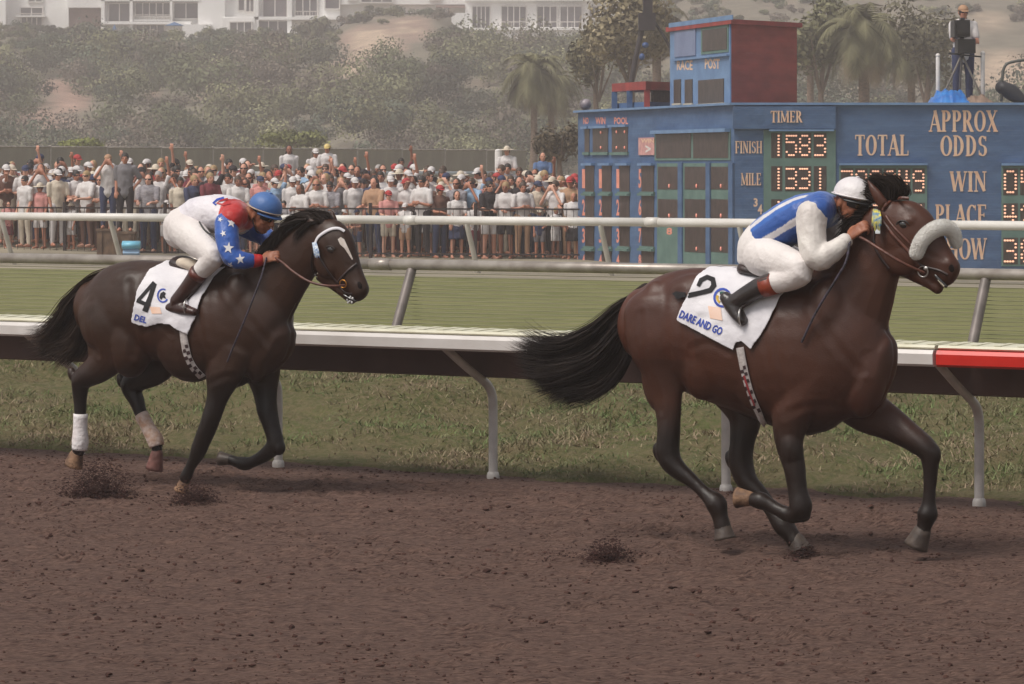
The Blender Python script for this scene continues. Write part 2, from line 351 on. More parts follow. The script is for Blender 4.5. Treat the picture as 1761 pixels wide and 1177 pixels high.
# ================================================================ horses
def coat_mat(name, base, hi):
    base = (base[0]*.66, base[1]*.58, base[2]*.46); hi = (hi[0]*.60, hi[1]*.54, hi[2]*.44)
    m = mat(name, base, hi, 2.2, .43, .12, 120, attr="Col", spec=.36, sheen=0, detail=6, lo=.3, hi=.72)
    return m
M_coat_bay = coat_mat("coat_bay", (.098,.040,.026), (.062,.026,.018))
M_coat_brown = coat_mat("coat_brown", (.072,.031,.019), (.040,.019,.012))
M_hair = mat("horse_hair", (.013,.009,.008), (.026,.018,.015), 7, .7, spec=.16)
M_hoof = mat("hoof_horn", (.045,.033,.028), (.085,.06,.045), 12, .5, .3)
M_hoof_pale = mat("hoof_dusty", srgb(146,112,84), srgb(70,46,34), 16, .7, .4)
M_leather = mat("bridle_leather", srgb(104,60,46), srgb(70,40,32), 20, .42, .2)
M_dleather = mat("dark_leather", srgb(54,36,34), srgb(34,24,24), 20, .4, .2)
M_fleece = mat("white_fleece", (.95,.92,.87), (.90,.86,.80), 14, .95, .9, 160, sheen=.5)
M_cloth = mat("white_cloth", srgb(238,234,238), srgb(220,216,222), 5, .85, .7, 9, sheen=.2)
M_cloth_ink = mat("ink_black", srgb(22,20,24), None, 5, .8)
M_ink_blue = mat("ink_blue", srgb(60,84,176), srgb(40,62,150), 9, .8)
M_ink_gold = mat("ink_gold", srgb(206,168,60), None, 9, .8)
M_ink_peach = mat("ink_peach", srgb(244,196,168), srgb(246,214,196), 9, .8)
def fuzz(o, n, ln, wd, mt, seed, name="fleece_fibres"):
    rr = random.Random(seed); me = o.data; P = me.polygons; b = MB()
    for i in range(n):
        p = P[rr.randrange(len(P))]; c = p.center; d = (p.normal + Vector((rr.gauss(0,.5), rr.gauss(0,.5), rr.gauss(0,.5)))).normalized()*ln*rr.uniform(.5, 1.3); s_ = d.orthogonal().normalized()*wd
        b.add([c - s_, c + s_, c + d], [(0,1,2)])
    return b.build(name, mt, o, raw=True)
M_nos = mat("nostril_dark", (.010,.006,.006), None, 9, .8, spec=.1)
M_eye = mat("eye", (.006,.004,.004), (.012,.008,.006), 9, .06, coat=1)
M_skin_dark = mat("muzzle_skin", (.022,.015,.014), (.036,.026,.023), 12, .55, .2)
M_steel = mat("steel", (.5,.48,.46), None, 9, .3, metal=.9)
M_wrap = mat("leg_bandage", srgb(240,234,234), srgb(222,208,204), 12, .85, .5)
M_wrap_dirty = mat("dirty_bandage", srgb(214,190,178), srgb(176,140,118), 22, .9, .5)
M_hwhite = mat("white_marking", srgb(236,226,218), srgb(206,190,178), 20, .8, .2)
def hair_strips(name, mt, parent, roots, n, spread, seed, wd=.006, seg=7):
    """roots: list of guide curves (each a list of local points); hairs are blends of neighbouring guides"""
    rr = random.Random(seed); b = MB(); G = [catmull([tuple(p) for p in g], 5) for g in roots]; L_ = min(len(g) for g in G)
    for i in range(n):
        t = rr.random()*(len(G)-1); k = int(t); f = t-k; g = G[k][:L_]*(1-f) + G[min(k+1, len(G)-1)][:L_]*f
        ln = .7 + .3*rr.random(); m_ = max(3, int(L_*ln)); g = g[:m_]
        jit = np.array([rr.gauss(0,1), rr.gauss(0,1), rr.gauss(0,1)])*spread; jt2 = np.array([rr.gauss(0,1), rr.gauss(0,1), rr.gauss(0,1)])*spread; ph = rr.uniform(0,6.3); am = rr.uniform(.0,.5)*spread
        P = []
        for q, pt in enumerate(g):
            s_ = q/(L_-1); P.append(pt + jit*(.35+ s_*.9) + jt2*s_*s_*1.4 + np.array([math.sin(ph+s_*7), 0, math.cos(ph+s_*6)])*am*s_)
        w0 = wd*(.5+rr.random()); side = np.array([rr.gauss(0,1), rr.gauss(0,1), rr.gauss(0,1)]); V = []
        for q, pt in enumerate(P):
            tt = P[min(q+1, len(P)-1)] - P[max(q-1, 0)]; sd_ = np.cross(tt, side); sd_ /= (np.linalg.norm(sd_)+1e-9)
            ww = w0*(1-(q/(len(P)-1))**2*.9); V += [pt - sd_*ww, pt + sd_*ww]
        b.add(V, [(2*q, 2*q+1, 2*q+3, 2*q+2) for q in range(len(P)-1)])
    return b.build(name, mt, parent, raw=True)
class Surf:
    """casts rays from the lens on a built body, to fit cloth, straps and numbers closely to its surface"""
    def __init__(s, fr, objs):
        vs, fs = [], []
        for o in objs:
            k = len(vs); vs += [v.co.copy() for v in o.data.vertices]; fs += [tuple(i+k for i in p.vertices) for p in o.data.polygons]
        s.t = BVHTree.FromPolygons(vs, fs); s.fr = fr; s.o = fr.I @ Vector((0,0,CH))
    def hit(s, px, py, off=.004):
        a = s.fr.L(px, py, 0); d = (a - s.o).normalized(); h = s.t.ray_cast(s.o, d)
        if h[0] is None: return None, None
        nrm = h[1] if h[1].dot(d) < 0 else -h[1]
        return h[0] + nrm*off, nrm
    def near(s, px, py, v, off=.004):
        p, n_ = s.hit(px, py, off)
        return p if p is not None else s.fr.L(px, py, v)
def strap(sf, pts, wd, mt, name, parent, off=.006, th=.0025, v=.1):
    """leather strip lying on the surface along photo points"""
    a = catmull([(x, y) for x, y in pts], 6); P = []; N = []
    for x, y in a:
        p, n_ = sf.hit(x, y, off)
        if p is None: p = sf.fr.L(x, y, v); n_ = Vector((0,-1,0))
        P.append(p); N.append(n_)
    for _ in range(2):
        Q = [P[0]] + [(P[i-1]+P[i]*2+P[i+1])/4 for i in range(1, len(P)-1)] + [P[-1]]; P = Q
    b = MB(); V = []
    for i, p in enumerate(P):
        t = (P[min(i+1, len(P)-1)] - P[max(i-1, 0)]).normalized(); n_ = (N[i] + N[max(i-1,0)] + N[min(i+1,len(P)-1)]).normalized(); s_ = t.cross(n_).normalized()
        V += [p - s_*wd/2 - n_*th, p + s_*wd/2 - n_*th, p + s_*wd/2 + n_*th, p - s_*wd/2 + n_*th]
    Fc = [(4*i+k, 4*i+(k+1)%4, 4*i+4+(k+1)%4, 4*i+4+k) for i in range(len(P)-1) for k in range(4)]
    b.add(V, Fc); return b.build(name, mt, parent)
def rope(pts, r, mt, name, parent, sub=6):
    b = MB(); b.tube([(p, r) for p in pts], seg=8, sub=sub); return b.build(name, mt, parent)
def drape(sf, inside, box, mt, name, parent, step=3.0, off=.014, th=.006, wr=.006, seed=0., mirror=True):
    """cloth fitted on the body over the photo-space outline given by inside(x, y)"""
    x0, y0, x1, y1 = box; nx = int((x1-x0)/step)+1; ny = int((y1-y0)/step)+1; idx = {}; V = []; N = []
    for j in range(ny):
        for i in range(nx):
            x, y = x0+i*step, y0+j*step
            if not inside(x, y): continue
            p, n_ = sf.hit(x, y, off)
            if p is None: continue
            p = p + n_*(wr*noise.fractal(Vector((x*.018, y*.03, seed)), 1, 2, 3)); idx[(i, j)] = len(V); V.append(p); N.append(n_)
    Fc = [(idx[(i,j)], idx[(i+1,j)], idx[(i+1,j+1)], idx[(i,j+1)]) for (i, j) in idx if (i+1,j) in idx and (i+1,j+1) in idx and (i,j+1) in idx]
    me = bpy.data.meshes.new(name)
    if mirror:
        n0 = len(V); V = V + [Vector((p.x, -p.y, p.z)) for p in V]; Fc = Fc + [tuple(n0+i for i in q[::-1]) for q in Fc]
    me.from_pydata([tuple(v) for v in V], [], Fc); bm = bmesh.new(); bm.from_mesh(me)
    for _ in range(5): bmesh.ops.smooth_vert(bm, verts=bm.verts, factor=.5, use_axis_x=True, use_axis_y=True, use_axis_z=True)
    if mirror:   # close the cloth across the back
        pass
    bm.to_mesh(me); bm.free(); me.materials.append(mt); me.polygons.foreach_set("use_smooth", [True]*len(me.polygons))
    o = link(name, me, parent); so_ = o.modifiers.new("t", 'SOLIDIFY'); so_.thickness = th; so_.offset = 0
    return o
def inpoly(P):
    def f(x, y):
        c = False; n = len(P); j = n-1
        for i in range(n):
            if (P[i][1] > y) != (P[j][1] > y) and x < (P[j][0]-P[i][0])*(y-P[i][1])/(P[j][1]-P[i][1]) + P[i][0]: c = not c
            j = i
        return c
    return f
def decal(sf, polys, mt, name, parent, off=.004, step=2.0):
    """flat marks (polygons in photo points) laid on a surface as a thin sheet"""
    V = []; Fc = []
    for P in polys:
        f = inpoly(P); bm = bmesh.new(); vs = [bm.verts.new((x, y, 0)) for x, y in P]
        try: bm.faces.new(vs)
        except ValueError: continue
        x0, x1 = min(p[0] for p in P), max(p[0] for p in P); y0, y1 = min(p[1] for p in P), max(p[1] for p in P)
        for k in range(1, int((x1-x0)/step)+1): bmesh.ops.bisect_plane(bm, geom=bm.verts[:]+bm.edges[:]+bm.faces[:], plane_co=(x0+k*step,0,0), plane_no=(1,0,0))
        for k in range(1, int((y1-y0)/step)+1): bmesh.ops.bisect_plane(bm, geom=bm.verts[:]+bm.edges[:]+bm.faces[:], plane_co=(0,y0+k*step,0), plane_no=(0,1,0))
        bm.verts.index_update(); k = len(V); bad = set()
        for v in bm.verts:
            p, n_ = sf.hit(v.co.x, v.co.y, off)
            if p is None: bad.add(v.index); p = Vector()
            V.append(p)
        Fc += [tuple(v.index+k for v in q.verts) for q in bm.faces if not any(v.index in bad for v in q.verts)]; bm.free()
    b = MB(); b.add(V, Fc); return b.build(name, mt, parent, raw=True)
def stroke(pts, wd, wide=None):
    """polyline in photo points -> outline polygon"""
    a = np.array(pts, float); Lp, Rp = [], []
    for i in range(len(a)):
        t = a[min(i+1, len(a)-1)] - a[max(i-1, 0)]; t /= np.linalg.norm(t)+1e-9; n_ = np.array([-t[1], t[0]]); w_ = (wd if wide is None else wide[i])/2
        Lp.append(tuple(a[i]+n_*w_)); Rp.append(tuple(a[i]-n_*w_))
    return Lp + Rp[::-1]
def star(cx, cy, r, rot=0, sq=1.0):
    return [(cx + (r if k%2==0 else r*.4)*math.sin(rot+k*math.pi/5)*sq, cy - (r if k%2==0 else r*.4)*math.cos(rot+k*math.pi/5)) for k in range(10)]
def hoof(fr, a, c, r, mt, parent, v, tip=None):
    """a: top centre, c: sole centre in photo points; r: radius in photo points at the sole"""
    A_, ra = fr.H(*a, v, r*.72)[:2]; B_, rb = fr.H(*c, v, r)[:2]
    b = MB(); b.tube([(A_.lerp(B_, -.25), ra*.75, ra*.7), (A_, ra, ra*.95), (A_.lerp(B_, .5), (ra+rb)/2, (ra+rb)/2), (B_, rb*1.05, rb)], seg=18, sub=3, sharp=True)
    return b.build("hoof", mt, parent)
def make_horse(fr, name, label, S, M_coat, vox=.0105):
    root = fr.root(name); tag(root, label, 'horse')
    H = fr.H; b = MB()
    T = []
    for x, yt, yb, rv in S['torso']:
        c, r, rs = H(x, (yt+yb)/2, 0, (yb-yt)/2, rv); T.append((c, r, rs))
    b.tube(T, seg=28, sub=4)
    for ch in S['chains']:
        b.tube([H(*q) for q in ch], seg=18, sub=4)
    for x, y, v, rx, rz_, rv, ang in S['blobs']:
        c, r1, _ = H(x, y, v, rx); _, r2_, _ = H(x, y, v, rz_); b.ell(c, (r1, rv, r2_), Matrix.Rotation(-R(ang), 3, 'Y'), 20, 12)
    GV = []
    for pts, dp, wd in S['grooves']:
        a = catmull([(lambda p: (p.x, p.z))(fr.L(x, y, .22)) for x, y in pts], 40); GV.append((a, dp, wd*1.35))
    def disp(c):   # muscle divisions, ribs and the fine unevenness of a fit coat
        d = .002*noise.fractal(c*9, 1, 2, 3)
        if abs(c.y) > .05:
            for a, dp, wd in GV:
                q = ((a - (c.x, c.z))**2).sum(1); r_ = math.sqrt(q.min())
                if r_ < wd*2.2: k = math.exp(-(r_/wd)**2); d -= dp*.42*k; d += dp*.16*math.exp(-((r_-wd*1.6)/wd)**2)
            if -.35 < c.x < .15 and .95 < c.z < 1.4: d += .0016*math.sin((c.x + (c.z-1.2)*.25)*2*math.pi/.072)*math.sin(math.pi*(c.x+.35)/.5)
        elif c.x > .3 and .9 < c.z < 1.3: d -= .012*math.exp(-(c.y/.02)**2)
        if c.z < .8: d += .0012*noise.fractal(Vector((c.x*50, c.y*50, c.z*12)), 1, 2, 2)
        return d
    body = b.fuse("body", M_coat, root, vox, 2, .5, disp, wfn=S["wfn"], taubin=55)
    paint(body, S['coat']); return root, body
def shade(base):
    return base
def ground_pts(fr): return fr
# ---------------------------------------------------------------- the leading horse
H2 = Fr(1380, 957)
C2 = [
 # near (right) hind
 [(1128,530,.13,60,.13),(1132,590,.15,58,.13),(1142,645,.15,38,.085),(1149,700,.15,25,.06),(1150,745,.15,20),(1149,780,.15,21),(1161,803,.15,18),(1193,830,.15,11.5),(1215,851,.15,12.5),(1231,866,.15,18.5),(1238,888,.15,14.5),(1243,908,.15,15)],
 # far hind
 [(1215,600,-.10,70,.12),(1262,665,-.13,50,.10),(1281,715,-.13,33,.075),(1277,757,-.13,22),(1274,793,-.13,22),(1284,826,-.13,19),(1309,851,-.13,13.5),(1329,880,-.13,13.5),(1347,904,-.13,18),(1361,921,-.13,15),(1368,932,-.13,15)],
 # near fore, folded
 [(1400,640,.12,60,.12),(1366,700,.15,42,.09),(1357,755,.15,27,.065),(1366,804,.15,19.5),(1372,845,.15,17.5),(1377,874,.15,20),(1362,886,.15,15),(1340,878,.15,11.5),(1323,868,.15,12),(1308,861,.15,15.5),(1293,859,.15,11.5)],
 # far fore, reaching
 [(1440,640,-.10,70,.12),(1485,700,-.13,44,.09),(1530,728,-.13,31,.07),(1568,753,-.13,23),(1596,776,-.13,19.5),(1600,804,-.13,14),(1599,840,-.13,11.2),(1597,866,-.13,12.5),(1595,884,-.13,18),(1590,902,-.13,13),(1586,918,-.13,14)],
 # neck
 [(1405,600,0,118,.20),(1434,552,0,106,.17),(1462,503,0,86,.14),(1487,455,0,70,.115),(1508,414,0,58,.095),(1524,384,0,46,.08)],
 # head
 [(1527,384,0,44,.078),(1548,396,0,57,.10),(1568,414,0,58,.096),(1590,433,0,48,.075),(1609,450,0,37,.062),(1625,464,0,30,.058),(1633,470,0,27,.055)],
 # lower jaw
 [(1556,452,0,26,.05),(1580,474,0,15,.04),(1600,488,0,10,.033),(1613,496,0,11,.034)],
 # near ear, laid back
 [(1519,352,.055,11,.02),(1508,336,.06,10,.022),(1497,318,.06,5,.012),(1492,309,.06,2,.005)],
 [(1536,350,-.05,11,.02),(1530,330,-.055,10,.02),(1522,314,-.055,3,.008)],
]
B2 = [(1140,565,.13,44,85,.12,10),(1200,520,.11,80,50,.13,0),(1400,590,.13,48,120,.12,-18),(1375,680,.13,40,60,.09,-8),(1215,610,.12,55,80,.14,0),(1320,620,.12,90,95,.16,0),
      (1490,650,.06,36,70,.10,-8),(1495,655,-.08,36,70,.10,-8),(1553,440,.050,40,34,.045,30),(1557,384,.072,20,12,.028,20),(1136,655,.14,36,60,.07,10),
      (1628,456,.036,13,10,.022,40),(1133,778,.15,11,18,.03,20),(1257,792,-.13,10,18,.03,20),(1380,884,.15,15,15,.05,0),(1605,780,-.13,13,20,.045,10),(1362,770,.16,20,38,.07,8)]
def w2(c):
    h = c[2]
    if c[0] > .42 and h > 1.35: return .12      # head keeps its planes
    return .03 + .97*min(1, max(0, (h-.80)/.3))
def coat2(c):
    leg = min(1, max(0, (.86 - c.z)/.22)); f = 1.02 - .80*leg
    t = noise.fractal(c*2.4, 1, 2, 3); f *= 1 + .16*t
    red = 1 + .10*noise.fractal(c*1.1 + Vector((5,0,0)), 1, 2, 2)
    if c.z > 1.1 and c.x < -.55: f *= 1.22; red *= 1.06  # upper rump painted lighter and redder, as if sunlit
    return (f*(1+(red-1)*1 + .10*(1-leg)), f*(1+.25*leg), f*(1+.45*leg))
S2 = dict(torso=[(1108,492,622,.17),(1140,470,650,.235),(1185,460,672,.265),(1240,461,694,.275),(1300,468,716,.285),(1360,470,740,.285),(1415,470,752,.255),(1462,505,750,.215),(1494,560,728,.155)], chains=C2, blobs=B2, coat=coat2, wfn=w2, grooves=[([(1165,505),(1176,560),(1180,620),(1178,668)],.013,.024), ([(1108,540),(1112,600),(1124,660),(1134,705)],.010,.018), ([(1195,600),(1225,590),(1262,606)],.007,.016), ([(1372,488),(1405,540),(1440,600),(1470,640)],.010,.020), ([(1345,560),(1352,640),(1350,700)],.009,.022), ([(1350,715),(1385,700),(1420,700)],.010,.018), ([(1538,488),(1515,540),(1496,590),(1484,640)],.010,.018), ([(1440,690),(1470,650),(1480,610)],.008,.016), ([(1150,700),(1156,750)],.004,.009), ([(1190,822),(1222,852)],.003,.007), ([(1366,770),(1374,840)],.004,.010), ([(1602,800),(1602,860)],.003,.006), ([(1556,425),(1590,445),(1618,452)],.005,.010), ([(1530,440),(1552,468),(1575,470)],.004,.010)])
h2, body2 = make_horse(H2, "race_horse", 'dark bay racehorse in a white fleece noseband galloping in front, number 2 on its cloth', S2, M_coat_bay)
sf2 = Surf(H2, [body2])
hoof(H2, (1242,902), (1247,928), 18.5, M_hoof, h2, .15)
hoof(H2, (1368,926), (1378,948), 19, M_hoof, h2, -.13)
hoof(H2, (1291,858), (1268,856), 17.5, M_hoof_pale, h2, .15)
hoof(H2, (1587,912), (1575,940), 21, M_hoof, h2, -.13)
# ================================================================ tack shared by both horses
def text_mesh(txt, bold=0.0):
    c = bpy.data.curves.new("t", 'FONT'); c.body = txt; c.size = 1; c.resolution_u = 2; c.offset = bold
    o = bpy.data.objects.new("t", c); COL.objects.link(o); me = bpy.data.meshes.new_from_object(o.evaluated_get(bpy.context.evaluated_depsgraph_get()))
    bpy.data.objects.remove(o); vs = [v.co.copy() for v in me.vertices]; fs = [tuple(p.vertices) for p in me.polygons]; bpy.data.meshes.remove(me); return vs, fs
def text_decal(sf, txt, p0, p1, h, mt, name, parent, off=.004, bold=.015):
    vs, fs = text_mesh(txt, bold); x0 = min(v.x for v in vs); x1 = max(v.x for v in vs); e = Vector((p1[0]-p0[0], p1[1]-p0[1])); up = Vector((e.y, -e.x)).normalized()*h
    if up.y > 0: up = -up
    V = []
    for v in vs:
        t = (v.x-x0)/(x1-x0); x = p0[0]+e.x*t+up.x*v.y/.7; y = p0[1]+e.y*t+up.y*v.y/.7
        V.append(sf.near(x, y, .3, off))
    b = MB(); b.add(V, fs); return b.build(name, mt, parent, raw=True)
def ring(c, r, tr, nrm, mt, name, parent, a0=0, a1=6.2832, rr=None):
    nrm = Vector(nrm).normalized(); a = nrm.orthogonal().normalized(); q = nrm.cross(a); b = MB(); n = 20
    b.tube([(c + a*r*math.cos(a0+(a1-a0)*k/n) + q*r*math.sin(a0+(a1-a0)*k/n), tr) for k in range(n+1)], seg=8, sub=1, side=nrm); return b.build(name, mt, parent)
def checks(sf, pts, n, mt, parent, wd=9):
    a = catmull(pts, 8); P = []
    for k in range(n):
        i = int((k+.3)/n*(len(a)-2)); t = a[i+1]-a[i]; t /= np.linalg.norm(t); s_ = np.array([-t[1], t[0]]); c = a[i] + s_*(wd*.22 if k % 2 else -wd*.22)
        P.append([tuple(c + s_*wd*.22*sx + t*3*sy) for sx, sy in ((-1,-1),(1,-1),(1,1),(-1,1))])
    return P
M_strapw = mat("web_strap", srgb(206,196,192), srgb(170,158,154), 30, .8, .3)
M_plaid = mat("strap_check", srgb(60,34,36), srgb(40,26,28), 30, .8)
# ---------------------------------------------------------------- tack of the leading horse
def eye_nostril(fr, sf, root, eye, nos, er, nr, v):
    p, n_ = sf.hit(*eye, -.009); k = fr.Yof(eye[0], v)[1]/F
    b = MB(); b.ell(p, (er*k, .014, er*.78*k), Matrix.Rotation(R(25), 3, 'Y'), 16, 10); e = b.build("eye", M_eye, root)
    lid = MB(); a = er*1.25*k
    lid.tube([(p + Vector((a*math.cos(t), -.006 - .006*math.sin(t), a*.62*math.sin(t))), .0045) for t in [R(x) for x in range(10, 181, 28)]], seg=8, sub=2)
    lid.build("eyelid", M_skin_dark, e)
    p, n_ = sf.hit(*nos, -.009); b = MB(); b.ell(p, (nr*k, .012, nr*1.3*k), Matrix.Rotation(R(-35), 3, 'Y'), 16, 10); b.build("nostril", M_nos, root)
eye_nostril(H2, sf2, h2, (1552,387), (1634,461), 9, 7, .09)
L2 = H2.L
br = MB(); br.tube([H2.H(1609,474,.05,3), H2.H(1618,484,.05,4), H2.H(1627,493,.045,3)], seg=8, sub=3); br.build("mouth", M_eye, h2)
br = MB()
for i in range(5): br.ell(L2(1614+i*2.2, 483+i*2.3, .060), (.004,.004,.006))
br.build("teeth", mat("teeth", srgb(214,200,178), None, 9, .4), h2)
bd = strap(sf2, [(1519,362),(1524,352),(1536,345),(1550,341),(1563,342)], .020, M_leather, "bridle", h2)
strap(sf2, [(1513,374),(1524,388),(1538,406),(1555,424),(1570,442),(1583,462)], .019, M_leather, "cheekpiece", bd, .007)
strap(sf2, [(1524,372),(1534,387),(1548,402),(1562,416),(1572,430)], .013, M_leather, "cheekpiece", bd, .006)
strap(sf2, [(1515,372),(1506,392),(1502,415),(1512,440),(1530,462)], .014, M_dleather, "throat_latch", bd, .006)
strap(sf2, [(1577,452),(1588,458),(1602,462),(1617,466),(1630,473)], .014, M_dleather, "noseband", bd, .006)
ring(sf2.near(1589,466,.08,.012), .030, .0045, (0,1,.1), M_steel, "bit_ring", bd)
b = MB(); b.ell(L2(1592,462,.10), (.014,.006,.012)); b.build("bit", M_steel, bd)
b = MB(); b.tube([H2.H(1576,436,.085,12.5), H2.H(1586,413,.09,13.5), H2.H(1604,397,.06,14), H2.H(1623,391,.0,14), H2.H(1638,399,-.05,13), H2.H(1645,418,-.08,11)], seg=22, sub=8)
fl = b.fuse("fleece_noseband", M_fleece, h2, .006, 6, .5); fuzz(fl, 9000, .006, .0014, M_fleece, 3)
hand2 = L2(1470,404,.13)
rope([L2(1588,469,.10), L2(1553,453,.17), L2(1515,430,.185), L2(1490,414,.16), hand2], .0085, M_leather, "rein", bd)
rope([L2(1597,467,-.09), L2(1560,445,-.14), L2(1515,420,-.15), L2(1482,402,-.1)], .0085, M_leather, "rein", bd)
tg = MB()
for i in range(9): tg.tube([(sf2.near(1503+i*1.5,362,.1,.01), .003), (L2(1501+i*1.7,374,.13), .005), (L2(1500+i*1.6+(i%3),388+i%4*3,.13), .0035)], seg=6, sub=2)
tg.build("browband_ribbon", mat("ribbon_gold", srgb(222,206,70), srgb(60,120,170), 40, .7), bd)
mt_ = MB()
for i in range(6): mt_.tube([(sf2.near(1507+i*1.6,380,.1,.012), .004), (L2(1506+i*1.4,402,.14), .002)], seg=6, sub=1)
mt_.build("browband_ribbon", mat("ribbon_white", srgb(226,230,232), None, 20, .7), bd)
CL2 = [(1228,455),(1198,477),(1181,510),(1163,552),(1215,580),(1264,605),(1268,592),(1278,589),(1293,605),(1320,565),(1345,515),(1357,500),(1385,472),(1385,440),(1228,440)]
cl2 = drape(sf2, inpoly(CL2), (1160,440,1390,610), M_cloth, "saddle_cloth", h2, 1.7, .016, .005, .008, 1.)
sc2 = Surf(H2, [cl2])
decal(sc2, [stroke([(1201,493),(1206,483),(1216,478),(1226,482),(1228,492),(1222,500),(1206,504),(1183,509)], 7, [6,8,8,9,10,9,8,9])], M_cloth_ink, "number_mark", cl2, .006, 2.5)
decal(sf2, [[(1158,507),(1166,502),(1181,505),(1183,511),(1168,515)]], M_cloth_ink, "number_tab", cl2, .02, 3)
decal(sc2, [stroke([(1243+14*math.cos(t), 513+15*math.sin(t)) for t in np.linspace(0, 6.28, 18)], 4)], M_ink_blue, "emblem", cl2, .006, 3)
for k_, (c_, n_) in enumerate(((srgb(170,60,56), "ink_red"), (srgb(206,168,60), "ink_gold2"), (srgb(40,90,80), "ink_green"))):
    decal(sc2, [stroke([(1243+9*math.cos(t), 513+9*math.sin(t)) for t in np.linspace(k_*2.1, k_*2.1+1.5, 5)], 4)], mat(n_, c_, None, 5, .8), "emblem", cl2, .0065, 3)
decal(sc2, [stroke([(1239,506),(1246,511),(1241,519),(1247,522)], 3)], M_cloth_ink, "emblem", cl2, .0065, 3)
decal(sc2, [[(1218,527),(1240,530),(1243,552),(1222,548)]], M_ink_peach, "printed_patch", cl2, .006, 4)
text_decal(sc2, "DARE AND GO", (1168,546), (1240,577), 13, M_ink_blue, "name_mark", cl2, .006, .03)
STR2 = [(1274,598),(1279,625),(1286,655),(1296,685),(1308,712),(1316,730)]
gt = strap(sf2, STR2, .046, M_strapw, "girth", h2, .012)
decal(sf2, checks(sf2, [(1280,632),(1286,655),(1296,685),(1310,715)], 11, None, None, 12), M_plaid, "girth_check", gt, .017, 3)
decal(sf2, [stroke([(1282,645),(1291,672),(1300,695)], 3)], mat("strap_red", srgb(150,44,48), None, 9, .8), "girth_line", gt, .0185, 3)
b = MB(); b.tube([(L2(1290,462,0), .05, .14), (L2(1330,470,0), .035, .15), (L2(1372,466,0), .055, .12)], seg=16, sub=4); b.build("saddle", M_dleather, h2)
hair_strips("tail", M_hair, h2, [[L2(x, y, v) for x, y in g] for g, v in (
    ([(1098,508),(1062,530),(1018,568),(972,590),(932,588),(898,572)], .05), ([(1098,512),(1064,548),(1018,590),(965,612),(922,612),(882,596)], -.05),
    ([(1098,518),(1068,566),(1024,616),(972,636),(930,642),(898,634)], .06), ([(1098,525),(1075,588),(1038,638),(994,658),(956,664),(928,674)], -.04),
    ([(1098,530),(1082,600),(1058,648),(1022,674),(984,682),(956,692)], .03))], 9500, .025, 5, .0024, 10)
b = MB(); b.tube([H2.H(1112,500,0,14), H2.H(1090,520,0,16), H2.H(1068,552,0,18), H2.H(1045,588,0,14), H2.H(1010,610,0,6)], seg=12, sub=4); b.build("tail_dock", M_hair, h2)
hair_strips("mane", M_hair, h2, [[L2(x, y, v) for x, y in g] for g, v in (
    ([(1425,452),(1418,452),(1410,458),(1404,470)], .05), ([(1452,420),(1442,424),(1434,436),(1428,450)], .07), ([(1478,378),(1462,384),(1450,398),(1444,416)], .07),
    ([(1497,348),(1474,342),(1452,346),(1434,344)], .04), ([(1512,345),(1492,330),(1470,336),(1446,330)], .06), ([(1520,346),(1512,322),(1500,306),(1488,312)], .0),
    ([(1532,343),(1530,318),(1514,306),(1500,309)], .02), ([(1545,341),(1552,325),(1540,308),(1516,306)], .03), ([(1548,342),(1560,334),(1552,318),(1530,312)], .0))], 2600, .012, 6, .0024, 8)
# ---------------------------------------------------------------- the second horse
H4 = Fr(390, 850)
C4 = [
 [(178,530,.13,55,.13),(186,565,.15,54,.13),(190,605,.15,40,.09),(170,632,.15,28,.065),(143,652,.15,19),(138,670,.15,14.5),(138,700,.15,11),(138,740,.15,10.5),(138,764,.15,13),(134,778,.15,10.5),(131,786,.15,10)],
 [(250,560,-.10,52,.12),(280,605,-.13,40,.09),(268,634,-.13,29,.065),(240,652,-.13,21),(225,664,-.13,18),(235,689,-.13,13.5),(243,713,-.13,11),(256,736,-.13,10.5),(267,756,-.13,12.5),(270,772,-.13,9),(270,782,-.13,9.5)],
 [(400,600,.12,48,.12),(384,645,.15,36,.085),(374,684,.15,21,.055),(362,723,.15,16.5),(345,766,.15,14.5),(338,784,.15,12),(328,803,.15,9),(321,818,.15,10.5),(317,830,.15,8.5)],
 [(440,600,-.10,52,.12),(452,645,-.13,34,.085),(456,678,-.13,23,.06),(460,708,-.13,18),(469,740,-.13,14.5),(473,764,-.13,15),(455,783,-.13,12),(435,794,-.13,10),(420,798,-.13,12),(404,794,-.13,9),(396,791,-.13,9)],
 [(400,580,0,96,.19),(430,540,0,85,.15),(460,500,0,69,.118),(492,462,0,56,.098),(522,430,0,47,.09),(545,404,0,38,.08)],
 [(552,404,0,34,.078),(566,416,0,42,.10),(578,436,0,43,.096),(592,460,0,35,.075),(604,480,0,27,.062),(614,496,0,23,.058),(619,503,0,21,.055)],
 [(560,470,0,20,.05),(580,490,0,14,.04),(598,508,0,10,.034),(606,514,0,10,.034)],
 [(544,392,.055,9,.02),(536,384,.06,9,.022),(530,374,.06,5,.012),(527,367,.06,2,.005)],
 [(573,384,-.05,9,.02),(572,374,-.055,8,.018),(571,363,-.055,3,.007)],
]
B4 = [(182,545,.13,36,66,.12,10),(230,500,.11,66,42,.13,0),(392,560,.13,40,96,.12,-18),(385,625,.13,34,50,.09,-8),(225,585,.12,44,66,.14,0),(330,580,.12,76,78,.16,0),
      (446,600,.06,28,58,.09,-8),(448,605,-.07,28,56,.09,-8),(565,450,.052,30,28,.04,30),(570,428,.072,16,10,.026,20),(176,600,.14,30,46,.07,10),
      (612,492,.036,11,9,.022,50),(124,644,.15,8,14,.03,20),(208,655,-.13,8,14,.03,20),(480,770,-.13,11,14,.05,0),(340,772,.15,11,16,.045,10)]
def w4(c):
    h = c[2]
    if c[0] > .52 and h > 1.25: return .12
    return .03 + .97*min(1, max(0, (h-.80)/.3))
